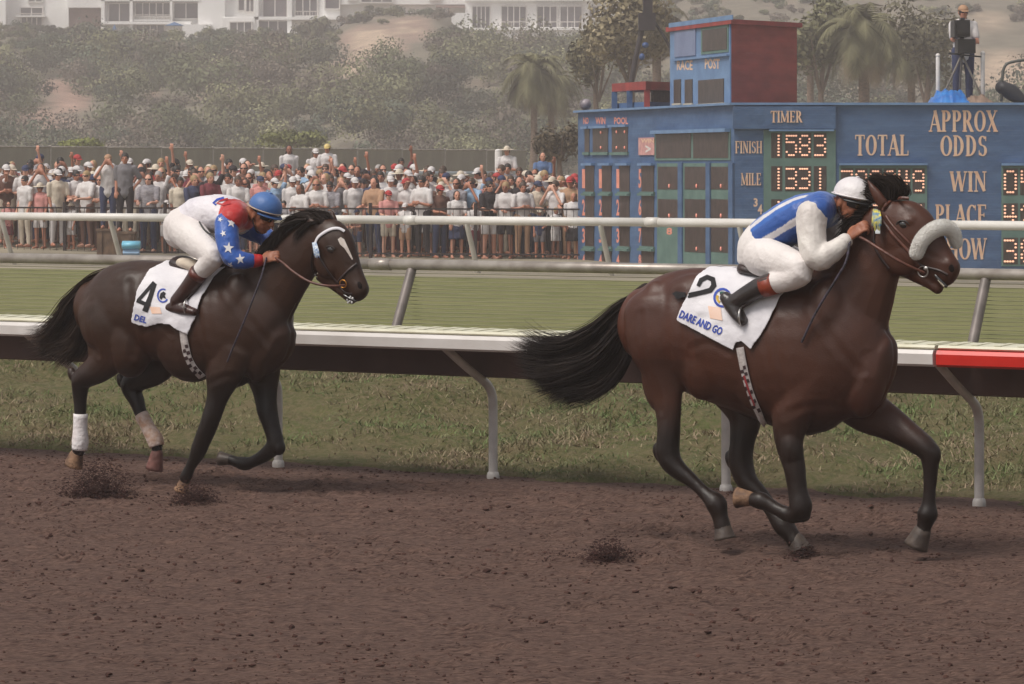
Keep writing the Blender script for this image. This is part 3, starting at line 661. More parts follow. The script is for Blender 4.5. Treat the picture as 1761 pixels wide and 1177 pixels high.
def coat4(c):
    leg = min(1, max(0, (.90 - c.z)/.22)); f = .98 - .80*leg; t = noise.fractal(c*2.2+Vector((9,0,0)), 1, 2, 3); f *= 1 + .18*t
    red = 1.04 + .14*noise.fractal(c*1.2, 1, 2, 2)
    if c.x < -.45 and c.z > .95: f *= 1.12  # sunlight on the rump put into the coat colour
    return (f*red, f, f*.96)
S4 = dict(torso=[(165,478,580,.17),(192,458,602,.235),(230,448,612,.265),(280,449,622,.275),(330,455,636,.285),(380,460,658,.285),(420,462,672,.25),(450,490,672,.20),(468,540,655,.15)], chains=C4, blobs=B4, coat=coat4, wfn=w4, grooves=[([(222,486),(232,530),(234,580),(228,612)],.013,.022), ([(160,520),(162,570),(170,610)],.010,.018), ([(250,575),(275,560),(305,575)],.007,.016), ([(372,475),(400,515),(430,560),(455,600)],.010,.020), ([(350,540),(356,600),(356,640)],.009,.020), ([(360,660),(388,648),(415,650)],.010,.018), ([(552,498),(525,530),(500,565),(480,600)],.010,.018), ([(437,645),(452,615),(462,585)],.008,.016), ([(140,668),(139,700)],.003,.006), ([(372,690),(360,735)],.004,.009), ([(572,456),(592,470),(606,480)],.005,.010)])
h4, body4 = make_horse(H4, "race_horse", 'brown racehorse with white blaze and white hind bandages, number 4 on its cloth', S4, M_coat_brown)
sf4 = Surf(H4, [body4]); L4 = H4.L
hoof(H4, (132,781), (126,802), 16.5, M_hoof_pale, h4, .15)
hoof(H4, (270,780), (265,808), 15, mat("hoof_red_dust", srgb(128,84,76), srgb(92,58,52), 12, .7, .4), h4, -.13)
hoof(H4, (317,829), (311,845), 13, M_hoof_pale, h4, .15)
hoof(H4, (397,791), (379,789), 12, M_hoof, h4, -.13)
b = MB(); b.tube([H4.H(138.6,712,.15,12.5), H4.H(138,738,.15,12.5), H4.H(138,758,.15,14.5), H4.H(137,774,.15,13.5)], seg=16, sub=4, sharp=True); b.build("leg_bandage", M_wrap, h4)
b = MB(); b.tube([H4.H(243,713,-.13,12.5), H4.H(255,736,-.13,12.5), H4.H(266,755,-.13,14.5), H4.H(270,768,-.13,13)], seg=16, sub=4, sharp=True); b.build("leg_bandage", M_wrap_dirty, h4)
eye_nostril(H4, sf4, h4, (567,430), (617,491), 8, 6, .09)
b = MB(); b.tube([H4.H(592,508,.05,2.4), H4.H(602,514,.05,3), H4.H(612,518,.045,2)], seg=8, sub=3); b.build("mouth", M_eye, h4)
b = MB()
for i in range(9): b.ell(L4(596+i*1.3, 511+(i*7 % 5)*2.4, .052), (.007,.006,.009))
b.build("foam", mat("foam", srgb(232,230,228), None, 30, .5), h4)
decal(sf4, [[(581,412),(586,408),(592,412),(596,421),(602,434),(607,446),(605,447),(598,436),(592,427),(585,421)]], M_hwhite, "blaze", h4, .0025, 2)
bd = strap(sf4, [(543,420),(548,409),(558,401),(570,395),(582,394),(592,399)], .021, M_cloth, "bridle", h4, .007)
strap(sf4, [(541,424),(547,437),(555,451),(567,470),(583,487)], .014, M_dleather, "cheekpiece", bd)
strap(sf4, [(580,487),(590,475),(602,463),(613,454)], .016, M_dleather, "noseband", bd)
strap(sf4, [(582,489),(590,500),(600,505),(607,505)], .012, M_dleather, "noseband", bd)
strap(sf4, [(541,426),(536,445),(537,465),(548,482)], .012, M_dleather, "throat_latch", bd)
ring(sf4.near(592,488,.07,.012), .026, .0042, (0,1,.1), mat("brass", srgb(190,130,60), None, 9, .35, metal=.8), "bit_ring", bd)
tg = MB()
for i in range(7): tg.tube([(sf4.near(540+i*1.0,418,.1,.012), .004), (L4(540+i*1.2,430,.13), .005), (L4(541+i*1.4,440+(i*3)%5,.13), .003)], seg=6, sub=2)
tg.build("browband_ribbon", mat("ribbon_blue", srgb(232,238,240), srgb(80,120,170), 60, .7), bd)
hand4 = L4(468,440,.10)
rope([L4(592,491,.09), L4(565,492,.16), L4(533,485,.185), L4(505,468,.17), L4(486,452,.14), hand4], .0085, M_leather, "rein", bd)
rope([L4(600,491,-.09), L4(560,480,-.14), L4(510,455,-.14), L4(474,438,-.08)], .0085, M_leather, "rein", bd)
CL4 = [(290,448),(258,466),(237,500),(227,555),(240,560),(255,563),(275,558),(293,559),(310,570),(326,577),(340,545),(350,513),(372,482),(394,459),(394,440),(290,440)]
cl4 = drape(sf4, inpoly(CL4), (224,440,400,580), M_cloth, "saddle_cloth", h4, 1.6, .018, .005, .010, 7.)
sc4 = Surf(H4, [cl4])
decal(sc4, [stroke([(266,486),(238,518)], 6)], M_cloth_ink, "number_stroke", cl4, .0058, 2.5)
decal(sc4, [stroke([(236,517),(259,527)], 6.5)], M_cloth_ink, "number_stroke", cl4, .0064, 2.5)
decal(sc4, [stroke([(267,488),(259,512),(250,536)], 8, [7,8,10])], M_cloth_ink, "number_mark", cl4, .006, 2.5)
decal(sc4, [stroke([(281+9*math.cos(t), 509+11*math.sin(t)) for t in np.linspace(.6, 5.2, 14)], 2.6)], M_ink_blue, "emblem", cl4, .006, 3)
decal(sc4, [[(275,513),(277,505),(282,502),(286,505),(284,509),(287,515),(281,512),(278,516)]], M_cloth_ink, "emblem", cl4, .0065, 3)
decal(sc4, [[(258,528),(276,529),(279,540),(262,540)]], M_ink_peach, "printed_patch", cl4, .006, 4)
text_decal(sc4, "DEL", (231,550), (252,556), 10, M_ink_blue, "name_mark", cl4, .006, .03)
gt = strap(sf4, [(316,566),(319,590),(324,612),(334,632),(348,647)], .055, M_strapw, "girth", h4, .012)
decal(sf4, checks(sf4, [(320,596),(325,614),(335,633),(348,646)], 9, None, None, 13), M_plaid, "girth_check", gt, .017, 3)
b = MB(); b.tube([(L4(312,452,0), .05, .13), (L4(345,462,0), .035, .15), (L4(385,456,0), .05, .12)], seg=16, sub=4); b.build("saddle", M_dleather, h4)
b = MB(); b.tube([(L4(314,452,.10), .035, .05), (L4(330,456,.14), .04, .045), (L4(344,464,.16), .03, .03)], seg=16, sub=4); b.build("saddle_pad", mat("pad_cream", srgb(228,214,196), srgb(208,190,168), 9, .8, .5), h4)
hair_strips("tail", mat("tail_hair_brown", (.022,.014,.011), (.05,.030,.021), 7, .7, spec=.16), h4, [[L4(x, y, v) for x, y in g] for g, v in (
    ([(188,466),(152,482),(120,514),(97,552),(74,572),(42,576)], .05), ([(188,470),(156,500),(128,538),(104,576),(84,596),(56,606)], -.05),
    ([(186,476),(162,516),(142,562),(122,594),(104,606),(86,618)], .05), ([(184,484),(168,526),(154,570),(140,596),(128,608),(114,622)], -.02))], 5200, .026, 15, .0027, 9)
hair_strips("mane", M_hair, h4, [[L4(x, y, v) for x, y in g] for g, v in (
    ([(455,428),(446,434),(440,444),(438,456)], .06), ([(478,404),(466,410),(458,424),(456,442)], .08), ([(500,390),(484,394),(474,410),(472,430)], .08),
    ([(524,376),(504,380),(488,392),(480,412)], .08), ([(545,378),(524,370),(500,378),(478,392)], .05), ([(562,382),(546,368),(520,370),(494,384)], .02), ([(574,385),(566,370),(545,368),(520,378)], .0),
    ([(535,382),(520,392),(508,408),(504,430)], .10))], 3400, .011, 16, .0026, 8)
# ================================================================ people: shared pieces
M_skin = mat("skin", srgb(196,140,112), srgb(180,120,96), 8, .55, .2, spec=.35)
M_skin_tan = mat("skin_tan", srgb(160,104,78), srgb(138,86,64), 12, .5, .2, spec=.4)
M_lips = mat("lips", srgb(150,86,76), None, 8, .5)
def frame_of(fw, up):
    fw = Vector(fw).normalized(); up = Vector(up); up = (up - fw*up.dot(fw)).normalized(); sd_ = up.cross(fw); return fw, sd_, up   # sd_: left
def head_shape(b, c, fw, up, k=1.0):
    """skull, brow, cheeks, nose, lips, chin, ears; c is the skull's centre"""
    f, s_, u = frame_of(fw, up); M3 = Matrix((f, s_, u)).transposed()
    P = lambda x, y, z: c + f*x*k + s_*y*k + u*z*k
    b.ell(c, (.098*k, .076*k, .108*k), M3, 20, 14)
    b.ell(P(.030,0,-.055), (.068*k,.062*k,.070*k), M3, 16, 10)
    b.ell(P(.060,0,-.098), (.032*k,.034*k,.026*k), M3, 12, 8)          # chin
    for e in (-1, 1):
        b.ell(P(.058,.036*e,-.036), (.030*k,.024*k,.026*k), M3, 10, 8)  # cheek
        b.ell(P(-.004,.078*e,-.020), (.020*k,.010*k,.034*k), M3, 10, 8) # ear
        b.ell(P(.082,.028*e,.022), (.016*k,.026*k,.009*k), M3, 10, 6)   # brow
    b.tube([(P(.094,0,.010), .009*k, .009*k), (P(.108,0,-.014), .011*k, .011*k), (P(.118,0,-.032), .014*k, .016*k), (P(.098,0,-.040), .010*k, .016*k)], seg=10, sub=3, side=s_)
    b.ell(P(.094,0,-.062), (.012*k,.024*k,.007*k), M3, 10, 6); b.ell(P(.090,0,-.074), (.012*k,.021*k,.007*k), M3, 10, 6)
    return P, M3
def hand_shape(b, w_, d, nrm, th, k=1.0, curl=1.0, skip=None):
    """palm and five fingers; d points to the knuckles, nrm out of the back of the hand, th to the thumb side"""
    d = Vector(d).normalized(); nrm = Vector(nrm); nrm = (nrm - d*nrm.dot(d)).normalized(); s_ = nrm.cross(d)
    if s_.dot(Vector(th)) < 0: s_ = -s_
    Q = lambda a, c_, n_: w_ + (d*a + s_*c_ + nrm*n_)*k
    b.tube([(Q(-.01,0,0), .018*k, .026*k), (Q(.03,0,0), .017*k, .036*k), (Q(.075,0,0), .015*k, .041*k), (Q(.088,0,-.002), .012*k, .040*k)], seg=14, sub=3, side=s_)
    for i, (o_, ln, cu) in enumerate(((.031,.92,.85),(.011,1.0,1.0),(-.010,.95,1.05),(-.030,.78,1.15))):
        a = curl*cu; p0 = Q(.082, o_, 0); l1, l2, l3 = .042*ln, .028*ln, .022*ln
        dr = lambda t: d*math.cos(t) - nrm*math.sin(t)
        p1 = p0 + dr(.45*a)*l1*k; p2 = p1 + dr(1.65*a)*l2*k; p3 = p2 + dr(2.5*a)*l3*k
        b.tube([(p0, .0095*k), (p1, .0092*k), (p2, .0082*k), (p3, .0070*k)], seg=10, sub=3, side=s_)
    t0 = Q(.018,.030,-.004); t1 = Q(.045,.052,-.014); t2 = Q(.072,.046,-.030*curl); t3 = Q(.088,.030,-.040*curl)
    b.tube([(t0, .014*k), (t1, .0115*k), (t2, .0095*k), (t3, .0078*k)], seg=10, sub=3, side=s_)
def dome(c, r, M3, zmin=-.15, seg=26, ring=16, peak=0.0):
    b = MB(); b.ell(Vector(), (1,1,1), None, seg, ring); V = []
    for v in b.v:
        v = Vector(v); z = max(v.z, zmin); q = 1.0
        if v.z < zmin: q = max(0, 1-(zmin - v.z)*1.25) if v.z < zmin-.05 else 1.0
        x = v.x*r[0]*q; y = v.y*r[1]*q
        V.append(c + M3 @ Vector((x, y, z*r[2])))
    b.v = [tuple(p) for p in V]; return b
def wrinkle(amp, sc, seed=0.):
    return lambda c: amp*noise.fractal(Vector((c.x*sc, c.y*sc, c.z*sc*.6+seed)), 1, 2, 3) + amp*.7*abs(noise.noise(Vector((c.x*sc*1.6+c.z*sc*1.3, c.y*sc, seed))))
def folds(seed, k=1.0):
    def f(c):
        w_ = noise.fractal(Vector((c.x*5, c.y*5, c.z*5+seed)), 1, 2, 2)
        return k*.0026*noise.fractal(Vector((c.x*9, c.y*9, c.z*9+seed)), 1, 2, 3) + k*.0028*(1-abs(math.sin((c.x*.9 + c.z*.7 + .05*w_)*38)))**2 * max(0, .5+w_)
    return f
# ================================================================ jockeys
def limb(fr, pts, grow=0.0):
    out = []
    for q in pts:
        p, r, rv = fr.H(*q); out.append((p, r+grow, rv+grow))
    return out
def make_jockey(fr, J, label):
    root = fr.root("person"); tag(root, label, 'person', 'jockeys on the two racehorses')
    H, L = fr.H, fr.L; b = MB(); K = J['k']
    tube = lambda bb, pts, g=0., seg=18, **kw: bb.tube(limb(fr, pts, g), seg=seg, sub=4, **kw)
    for key in ('torso', 'neck', 'arm_n', 'arm_f', 'leg_n', 'leg_f'): tube(b, J[key], -.004)
    hc = L(*J['head']); P, M3 = head_shape(b, hc, J['hfw'], J['hup'], K)
    for side in ('n', 'f'):
        w_, d, nr, th = J['hand_'+side]; hand_shape(b, L(*w_), d, nr, th, 1.0, .9)
    body = b.fuse("body", J['skin'], root, .0052, 3, .5)
    f, s_, u = frame_of(J['hfw'], J['hup'])
    lp = MB(); lp.ell(P(.099,0,-.063), (.009*K,.020*K,.004*K), M3, 10, 6); lp.ell(P(.096,0,-.073), (.008*K,.018*K,.004*K), M3, 10, 6); lp.build("lips", M_lips, body)
    # silks
    b = MB(); tube(b, J['torso'], .008, 24); tube(b, J['yoke'], .010, 20)
    si = b.fuse("silks", J['M_silk'], root, .0080, 3, .5, folds(J['seed'], 1.5))
    if J.get('silk_paint'): paint(si, lambda c: J['silk_paint'](c))
    for side in ('n', 'f'):
        b = MB(); tube(b, J['sleeve_'+side], .011, 18); sl_ = b.fuse("sleeve", J['M_sleeve'], root, .0075, 3, .5, folds(3.+J['seed'], 1.6))
        if side == 'n': sleeve = sl_
        b = MB(); tube(b, J['cuff_'+side], .011, 16); b.build("cuff", J['M_cuff'], root)
        b = MB(); tube(b, J['thigh_'+side], .009, 20)
        if side == 'n': tube(b, J['seat'], .010, 22)
        br_ = b.fuse("breeches", J['M_breech'], root, .0080, 3, .5, folds(J['seed']))
        b = MB(); tube(b, J['shaft_'+side], .010, 18); q = J['foot_'+side]; tube(b, q, .004, 16); bo = b.fuse("boot", J['M_boot'], root, .007, 4, .5)
        b = MB(); tube(b, J['top_'+side], .013, 18, sharp=True); b.build("boot_cuff", J['M_top'], bo)
        b = MB(); s0 = L(*J['iron_'+side]); st = L(*J['leather_'+side])
        ring(s0, .050, .006, (1,.2,0), M_steel, "stirrup", root); rope([s0 + Vector((0,0,.05)), s0.lerp(st,.5)+Vector((0,0,.01)), st], .010, M_dleather, "stirrup_leather", root)
    # helmet, goggles
    hp = P(*J['cap_off']); hm = dome(hp, tuple(x*K for x in J['cap_r']), M3 @ Matrix.Rotation(R(J['cap_tilt']), 3, 'Y'), -.22)
    # peak
    pk = MB(); X = lambda x, y, z: hp + (M3 @ Matrix.Rotation(R(J['cap_tilt']), 3, 'Y')) @ Vector((x*K, y*K, z*K))
    r0 = J['cap_r']; V = []
    for i in range(13):
        t = R(-75 + 150*i/12)
        for e, zz in ((.96, -.024), (1.20 - .10*abs(math.sin(t))**2, -.036), (1.20 - .10*abs(math.sin(t))**2, -.042), (.96, -.032)): V.append(X(r0[0]*e*math.cos(t), r0[1]*e*math.sin(t)*(1 if e < 1 else .9), zz))
    pk.add(V, [(4*i+a, 4*i+(a+1)%4, 4*i+4+(a+1)%4, 4*i+4+a) for i in range(12) for a in range(4)])
    he = hm.build("helmet", J['M_cap'], root); pk.build("peak", J['M_peak'], he)
    bb = MB(); bb.tube([(X(r0[0]*1.03*math.cos(t), r0[1]*1.03*math.sin(t), -.012), .010, .004) for t in [R(x) for x in range(0, 361, 20)]], seg=8, sub=1, side=(0,0,1)); bb.build("helmet_band", J['M_band'], he)
    bb = MB(); bb.ell(X(.010, 0, r0[2]*1.0), (.013,.013,.006)); bb.build("helmet_button", J['M_cap'], he)
    bb = MB(); bb.tube([(P(-.01,.080,-.005), .006, .003), (P(.01,.078,-.06), .006, .003), (P(.05,.045,-.115), .006, .003), (P(.06,0,-.128), .006, .003), (P(.05,-.045,-.115), .006, .003), (P(.01,-.078,-.06), .006, .003), (P(-.01,-.080,-.005), .006, .003)], seg=8, sub=3); bb.build("chin_strap", M_dleather, he)
    go = MB(); go.tube([(P(.086*math.cos(t)+.012, .083*math.sin(t), .004), .021, .007) for t in [R(x) for x in range(-62, 63, 10)]], seg=10, sub=2, side=f); gg = go.build("goggles", J['M_gog'], root)
    st_ = MB(); st_.tube([(P(.100*math.cos(t), .086*math.sin(t), .010), .010, .003) for t in [R(x) for x in range(60, 301, 15)]], seg=8, sub=1, side=u); st_.build("goggle_strap", J['M_gog'], gg)
    ln = MB()
    for e in (-1, 1): ln.ell(P(.094,.030*e,.004), (.007,.024,.015), M3, 12, 8)
    ln.build("lens", J['M_lens'], gg)
    return root, si, sleeve, body, he
M_lens = mat("goggle_lens", (.03,.02,.012), (.05,.03,.015), 9, .08, coat=1)
M_gog = mat("goggle_frame", (.012,.012,.014), None, 9, .4)
M_blue_silk = mat("silk_blue", srgb(50,104,182), srgb(40,88,164), 6, .42, .5, 18, sheen=.2)
M_white_silk = mat("silk_white", srgb(238,232,232), srgb(224,216,220), 6, .5, .6, 18, sheen=.2)
M_white_silk_v = mat("silk_white_painted", (1,1,1), (.90,.89,.92), 6, .5, .6, 18, attr="Col", sheen=.2)
M_sleeve_w = mat("sleeve_cream", srgb(230,222,214), srgb(214,204,198), 6, .5, .3, 30, sheen=.2)
M_red_silk = mat("silk_red", srgb(190,36,38), srgb(164,28,34), 6, .5, .4, 18)
M_sleeve_b = mat("sleeve_blue", srgb(44,92,172), srgb(30,70,150), 6, .45, .6, 18, sheen=.2)
M_breech = mat("breeches_white", srgb(238,230,226), srgb(226,216,212), 7, .6, .25, 40, sheen=.15)
M_boot = mat("boot_black", (.022,.018,.018), (.04,.03,.028), 9, .3, .2)
M_boot_br = mat("boot_brown", srgb(70,42,36), srgb(46,28,26), 6, .34, .3)
M_top_tan = mat("boot_top_red", srgb(150,64,40), srgb(96,40,30), 9, .4, .2)
M_top_br = mat("boot_top_brown", srgb(98,48,38), srgb(70,36,30), 9, .4, .2)
def mir(pts): return [(q[0]+q[2]*q2, q[1], -q[2], *q[3:]) for q in pts for q2 in (0,)]
def silk2(c):
    """blue with white bands that run along the back"""
    k = Q2(c); return k
J2 = dict(k=1.0, seed=1., skin=M_skin_tan, M_silk=mat("silk_blue_painted", (1,1,1), (.86,.88,.92), 6, .42, .5, 18, attr="Col", sheen=.2), M_sleeve=M_sleeve_w, M_cuff=M_sleeve_w, M_breech=M_breech, M_boot=M_boot, M_top=M_top_tan,
    M_cap=M_white_silk, M_peak=M_gog, M_band=M_white_silk, M_gog=M_gog, M_lens=M_lens,
    torso=[(1306,430,0,33,.14),(1322,407,0,33,.14),(1350,388,0,36,.15),(1384,372,0,36,.165),(1410,362,0,30,.16),(1424,357,0,22,.12)],
    yoke=[(1402,366,.17,26,.07),(1408,362,.10,28,.09),(1412,360,0,28,.09),(1416,362,-.10,28,.09),(1420,368,-.17,26,.07)],
    neck=[(1414,357,0,18,.06),(1436,354,.0,16,.055),(1450,350,.01,16,.055)], head=(1464,345,.01), hfw=(.90,-.34,-.42), hup=(.32,0,.95),
    arm_n=[(1400,366,.18,21,.065),(1398,405,.21,19),(1404,446,.25,16),(1426,436,.22,14),(1448,420,.17,10,.03),(1459,410,.145,8,.026)],
    arm_f=[(1424,368,-.18,20,.065),(1436,405,-.22,18),(1452,440,-.24,16),(1466,428,-.2,13),(1478,412,-.15,9,.03),(1484,404,-.13,8,.026)],
    hand_n=((1459,409,.145), (.80,.15,.66), (-.35,-.80,.25), (-.5,.1,.9)), hand_f=((1484,403,-.13), (.80,-.1,.60), (-.35,.80,.25), (-.5,-.1,.9)),
    leg_n=[(1310,441,.10,29,.09),(1340,452,.20,28,.085),(1378,466,.27,20),(1352,482,.27,18),(1312,494,.27,14),(1266,515,.28,10)],
    leg_f=[(1316,441,-.10,29,.09),(1350,452,-.20,28,.085),(1390,466,-.27,20),(1364,482,-.27,18),(1324,494,-.27,14),(1278,515,-.28,10)],
    sleeve_n=[(1396,368,.18,24,.075),(1395,400,.21,22),(1403,444,.25,19),(1426,436,.22,16.5),(1446,422,.18,12.5)],
    sleeve_f=[(1424,370,-.18,22,.075),(1436,405,-.22,20),(1452,440,-.24,18),(1466,428,-.2,15),(1474,416,-.17,12)],
    cuff_n=[(1446,421,.175,11),(1454,414,.157,10)], cuff_f=[(1474,416,-.17,11),(1480,409,-.145,10)],
    thigh_n=[(1309,441,.09,32,.10),(1328,446,.16,30,.095),(1350,454,.22,28,.085),(1377,466,.27,22),(1360,479,.27,19),(1334,486,.27,16.5)],
    thigh_f=[(1314,441,-.09,32,.10),(1338,446,-.16,30,.095),(1362,454,-.22,28,.085),(1389,466,-.27,22),(1372,479,-.27,19),(1346,486,-.27,16.5)],
    seat=[(1304,442,0,32,.14),(1308,428,0,35,.15),(1314,414,0,33,.145)],
    shaft_n=[(1330,487,.27,16),(1308,495,.27,15.5),(1282,508,.28,12.5),(1262,521,.28,11.5)], shaft_f=[(1340,487,-.27,16),(1318,495,-.27,15.5),(1294,508,-.28,12.5),(1276,521,-.28,11.5)],
    foot_n=[(1248,512,.28,10,.033),(1258,524,.285,13,.038),(1268,540,.29,11,.042),(1277,552,.295,8,.040)], foot_f=[(1262,512,-.28,10,.033),(1272,524,-.285,13,.038),(1282,540,-.29,11,.042),(1291,552,-.295,8,.040)],
    top_n=[(1333,487,.27,15.5),(1312,494,.27,15)], top_f=[(1345,487,-.27,15.5),(1324,494,-.27,15)],
    iron_n=(1275,545,.30), iron_f=(1292,545,-.30), leather_n=(1340,476,.22), leather_f=(1350,476,-.22), cap_off=(-.006,0,.036), cap_r=(.118,.100,.098), cap_tilt=-14)
def sp2(c):
    # cross-section angle round the spine line gives the bands
    k0, k1 = H2.L(1300,430,0), H2.L(1424,357,0); t = (c - k0).dot(k1-k0)/(k1-k0).length_squared; q = c - k0.lerp(k1, t)
    a = math.degrees(math.atan2(-q.y, q.z))
    for m_, w_ in ((48, 7), (94, 6), (-48, 7), (-94, 6)):
        if abs(a - m_) < w_*(1.0 + .1*math.sin(t*9)) and t < .92: return srgb(232,226,228)
    if t > 1.35: return srgb(226,220,222)
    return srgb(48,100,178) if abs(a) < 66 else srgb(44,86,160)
J2['silk_paint'] = sp2
j2, si2, sl2_, jb2, he2 = make_jockey(H2, J2, 'jockey in blue silks with white bands and a white cap crouched on horse number 2')
whip = rope([L2(1462,412,.16), L2(1455,450,.25), L2(1438,480,.27), L2(1404,536,.27), L2(1379,588,.27)], .0075, mat("whip_braid", srgb(70,60,78), srgb(24,20,26), 60, .5, .5), "riding_whip", None)
whip.matrix_world = H2.M; tag(whip, 'dark braided whip hanging from the hand of the blue silks jockey', 'whip')
J4 = dict(k=1.0, seed=5., skin=M_skin_tan, M_silk=M_white_silk_v, M_sleeve=M_sleeve_b, M_cuff=M_red_silk, M_breech=M_breech, M_boot=M_boot_br, M_top=M_top_br,
    M_cap=mat("cap_blue", srgb(62,104,164), srgb(50,90,150), 6, .5, .2, sheen=.2), M_peak=mat("cap_blue2", srgb(54,92,150), None, 6, .5), M_band=mat("goggle_band", srgb(190,170,150), srgb(150,130,116), 20, .6), M_gog=M_gog, M_lens=M_lens,
    torso=[(322,392,0,30,.15),(340,374,0,31,.14),(366,368,0,31,.15),(390,370,0,31,.165),(408,376,0,25,.155),(418,378,0,18,.11)],
    yoke=[(396,380,.17,22,.07),(402,374,.10,24,.085),(406,373,0,24,.085),(410,376,-.10,24,.085),(414,382,-.17,22,.07)],
    neck=[(408,370,0,15,.06),(426,368,.0,14,.055),(440,366,.0,14,.055)], head=(453,366,.0), hfw=(.86,-.12,-.52), hup=(.45,0,.9),
    arm_n=[(394,384,.18,17,.06),(394,414,.23,15),(400,444,.25,13),(420,450,.22,11),(440,449,.15,8,.028),(449,447,.125,7,.025)],
    arm_f=[(414,384,-.18,17,.06),(436,396,-.22,14),(460,412,-.22,12),(466,424,-.18,10),(470,434,-.13,8),(471,438,-.11,7)],
    hand_n=((450,447,.125), (.90,.10,.26), (-.05,-.85,.40), (-.3,.1,.95)), hand_f=((471,438,-.11), (.6,.1,.0), (-.1,.85,.5), (-.2,0,1)),
    leg_n=[(318,392,.10,26,.10),(343,418,.20,22,.08),(366,440,.26,15),(350,458,.26,13),(326,488,.26,11),(306,518,.27,9)],
    leg_f=[(330,392,-.10,26,.10),(355,418,-.20,22,.08),(378,440,-.26,15),(362,458,-.26,13),(338,488,-.26,11),(318,518,-.27,9)],
    sleeve_n=[(390,384,.18,19,.07),(391,412,.23,17.5),(400,442,.25,15),(417,448,.22,12.5),(430,449,.18,10.5)],
    sleeve_f=[(414,386,-.18,19,.07),(436,396,-.22,16),(460,411,-.22,13.5),(466,422,-.18,12),(469,430,-.15,9.5)],
    cuff_n=[(429,449,.18,9.5),(438,449,.155,9),(446,448,.132,8)], cuff_f=[(469,430,-.15,9),(471,436,-.12,8)],
    thigh_n=[(318,394,.09,28,.11),(332,408,.15,27,.10),(350,425,.21,22,.08),(367,441,.26,17),(358,454,.26,15.5),(344,468,.26,13)],
    thigh_f=[(330,394,-.09,28,.11),(344,408,-.15,27,.10),(362,425,-.21,22,.08),(379,441,-.26,17),(370,454,-.26,15.5),(356,468,-.26,13)],
    seat=[(314,402,0,28,.15),(318,390,0,31,.165),(328,380,0,28,.155)],
    shaft_n=[(342,469,.26,13.5),(332,484,.26,12.5),(318,502,.265,11),(305,519,.27,11)], shaft_f=[(354,469,-.26,13.5),(344,484,-.26,12.5),(330,502,-.265,11),(317,519,-.27,11)],
    foot_n=[(292,530,.27,8,.032),(304,529,.275,11,.038),(320,533,.28,9.5,.042),(336,537,.285,6.5,.038)], foot_f=[(304,530,-.27,8,.032),(316,529,-.275,11,.038),(332,533,-.28,9.5,.042),(348,537,-.285,6.5,.038)],
    top_n=[(343,468,.26,13.2),(337,477,.26,12.8)], top_f=[(355,468,-.26,13.2),(349,477,-.26,12.8)],
    iron_n=(322,528,.285), iron_f=(334,528,-.285), leather_n=(362,462,.22), leather_f=(374,462,-.22), cap_off=(-.004,0,.040), cap_r=(.122,.106,.102), cap_tilt=-12)
def sp4(c):
    k0, k1 = H4.L(322,392,0), H4.L(418,378,0); t = (c - k0).dot(k1-k0)/(k1-k0).length_squared
    return srgb(188,38,36) if t > .89 + .04*math.sin(c.y*9) else srgb(240,234,238)
J4['silk_paint'] = sp4
j4, si4, sl4_, jb4, he4 = make_jockey(H4, J4, 'jockey in white and red silks with starred blue sleeves, riding horse 4')
ss4 = Surf(H4, [sl4_])
M_star = mat("star_white", srgb(240,236,238), None, 9, .6)
for x, y, r_, ro in ((398,384,9,.2),(384,402,6,.9),(393,427,10.5,.1),(413,446,9.5,-.1),(396,456,6,.5),(379,378,5,.5)):
    o = decal(ss4, [star(x, y, r_, ro, .9)], M_star, "star", sl4_, .004, 2.5)
sy4 = Surf(H4, [si4])
decal(sy4, [stroke([(385,341),(374,344),(367,350),(372,353)], 3.5)], M_ink_blue, "emblem", si4, .004, 2.5)
decal(sy4, [stroke([(392,343),(380,346),(373,350),(384,353),(397,350)], 3)], M_red_silk, "emblem", si4, .0045, 2.5)
rope([L4(343,382,.17), L4(352,396,.20), L4(366,406,.235), L4(372,412,.25)], .006, M_gog, "belt_end", j4)
whip = rope([L4(458,444,.14), L4(448,480,.24), L4(425,540,.29), L4(404,590,.30), L4(391,622,.30)], .0065, MATS["whip_braid"], "riding_whip", None)
whip.matrix_world = H4.M; tag(whip, 'thin dark whip held down by the jockey with starred sleeves', 'whip')
# ================================================================ tote board
def plank_mat(name, c1, c2, period=.11):
    m = mat(name, c1, c2, 1.6, .6, stretch=(1,1,2.5)); n = m.node_tree.nodes; l = m.node_tree.links; p = n["Principled BSDF"]
    tc = n.new("ShaderNodeTexCoord"); sx = n.new("ShaderNodeSeparateXYZ"); l.new(tc.outputs['Object'], sx.inputs[0])
    mu = n.new("ShaderNodeMath"); mu.operation = 'MULTIPLY'; mu.inputs[1].default_value = 1/period; l.new(sx.outputs[2], mu.inputs[0])
    fr_ = n.new("ShaderNodeMath"); fr_.operation = 'FRACT'; l.new(mu.outputs[0], fr_.inputs[0])
    nb = n.new("ShaderNodeTexNoise"); nb.inputs['Scale'].default_value = 5; l.new(tc.outputs['Object'], nb.inputs['Vector'])
    ad = n.new("ShaderNodeMath"); ad.operation = 'ADD'; l.new(fr_.outputs[0], ad.inputs[0]); l.new(nb.outputs[0], ad.inputs[1])
    bp = n.new("ShaderNodeBump"); bp.inputs['Strength'].default_value = .8; bp.inputs['Distance'].default_value = .02; l.new(ad.outputs[0], bp.inputs['Height']); l.new(bp.outputs[0], p.inputs['Normal']); return m
M_bb = plank_mat("board_blue", srgb(84,112,150), srgb(70,97,135))
M_br = plank_mat("board_red", srgb(168,74,64), srgb(146,64,56), .13)
M_redtrim = mat("board_red_trim", srgb(158,58,54), srgb(128,44,42), 3, .5)
M_teal = mat("board_teal", srgb(98,124,116), srgb(84,110,104), 3, .55, .1)
M_lblue = mat("board_light_blue", srgb(110,140,176), srgb(96,124,160), 3, .5)
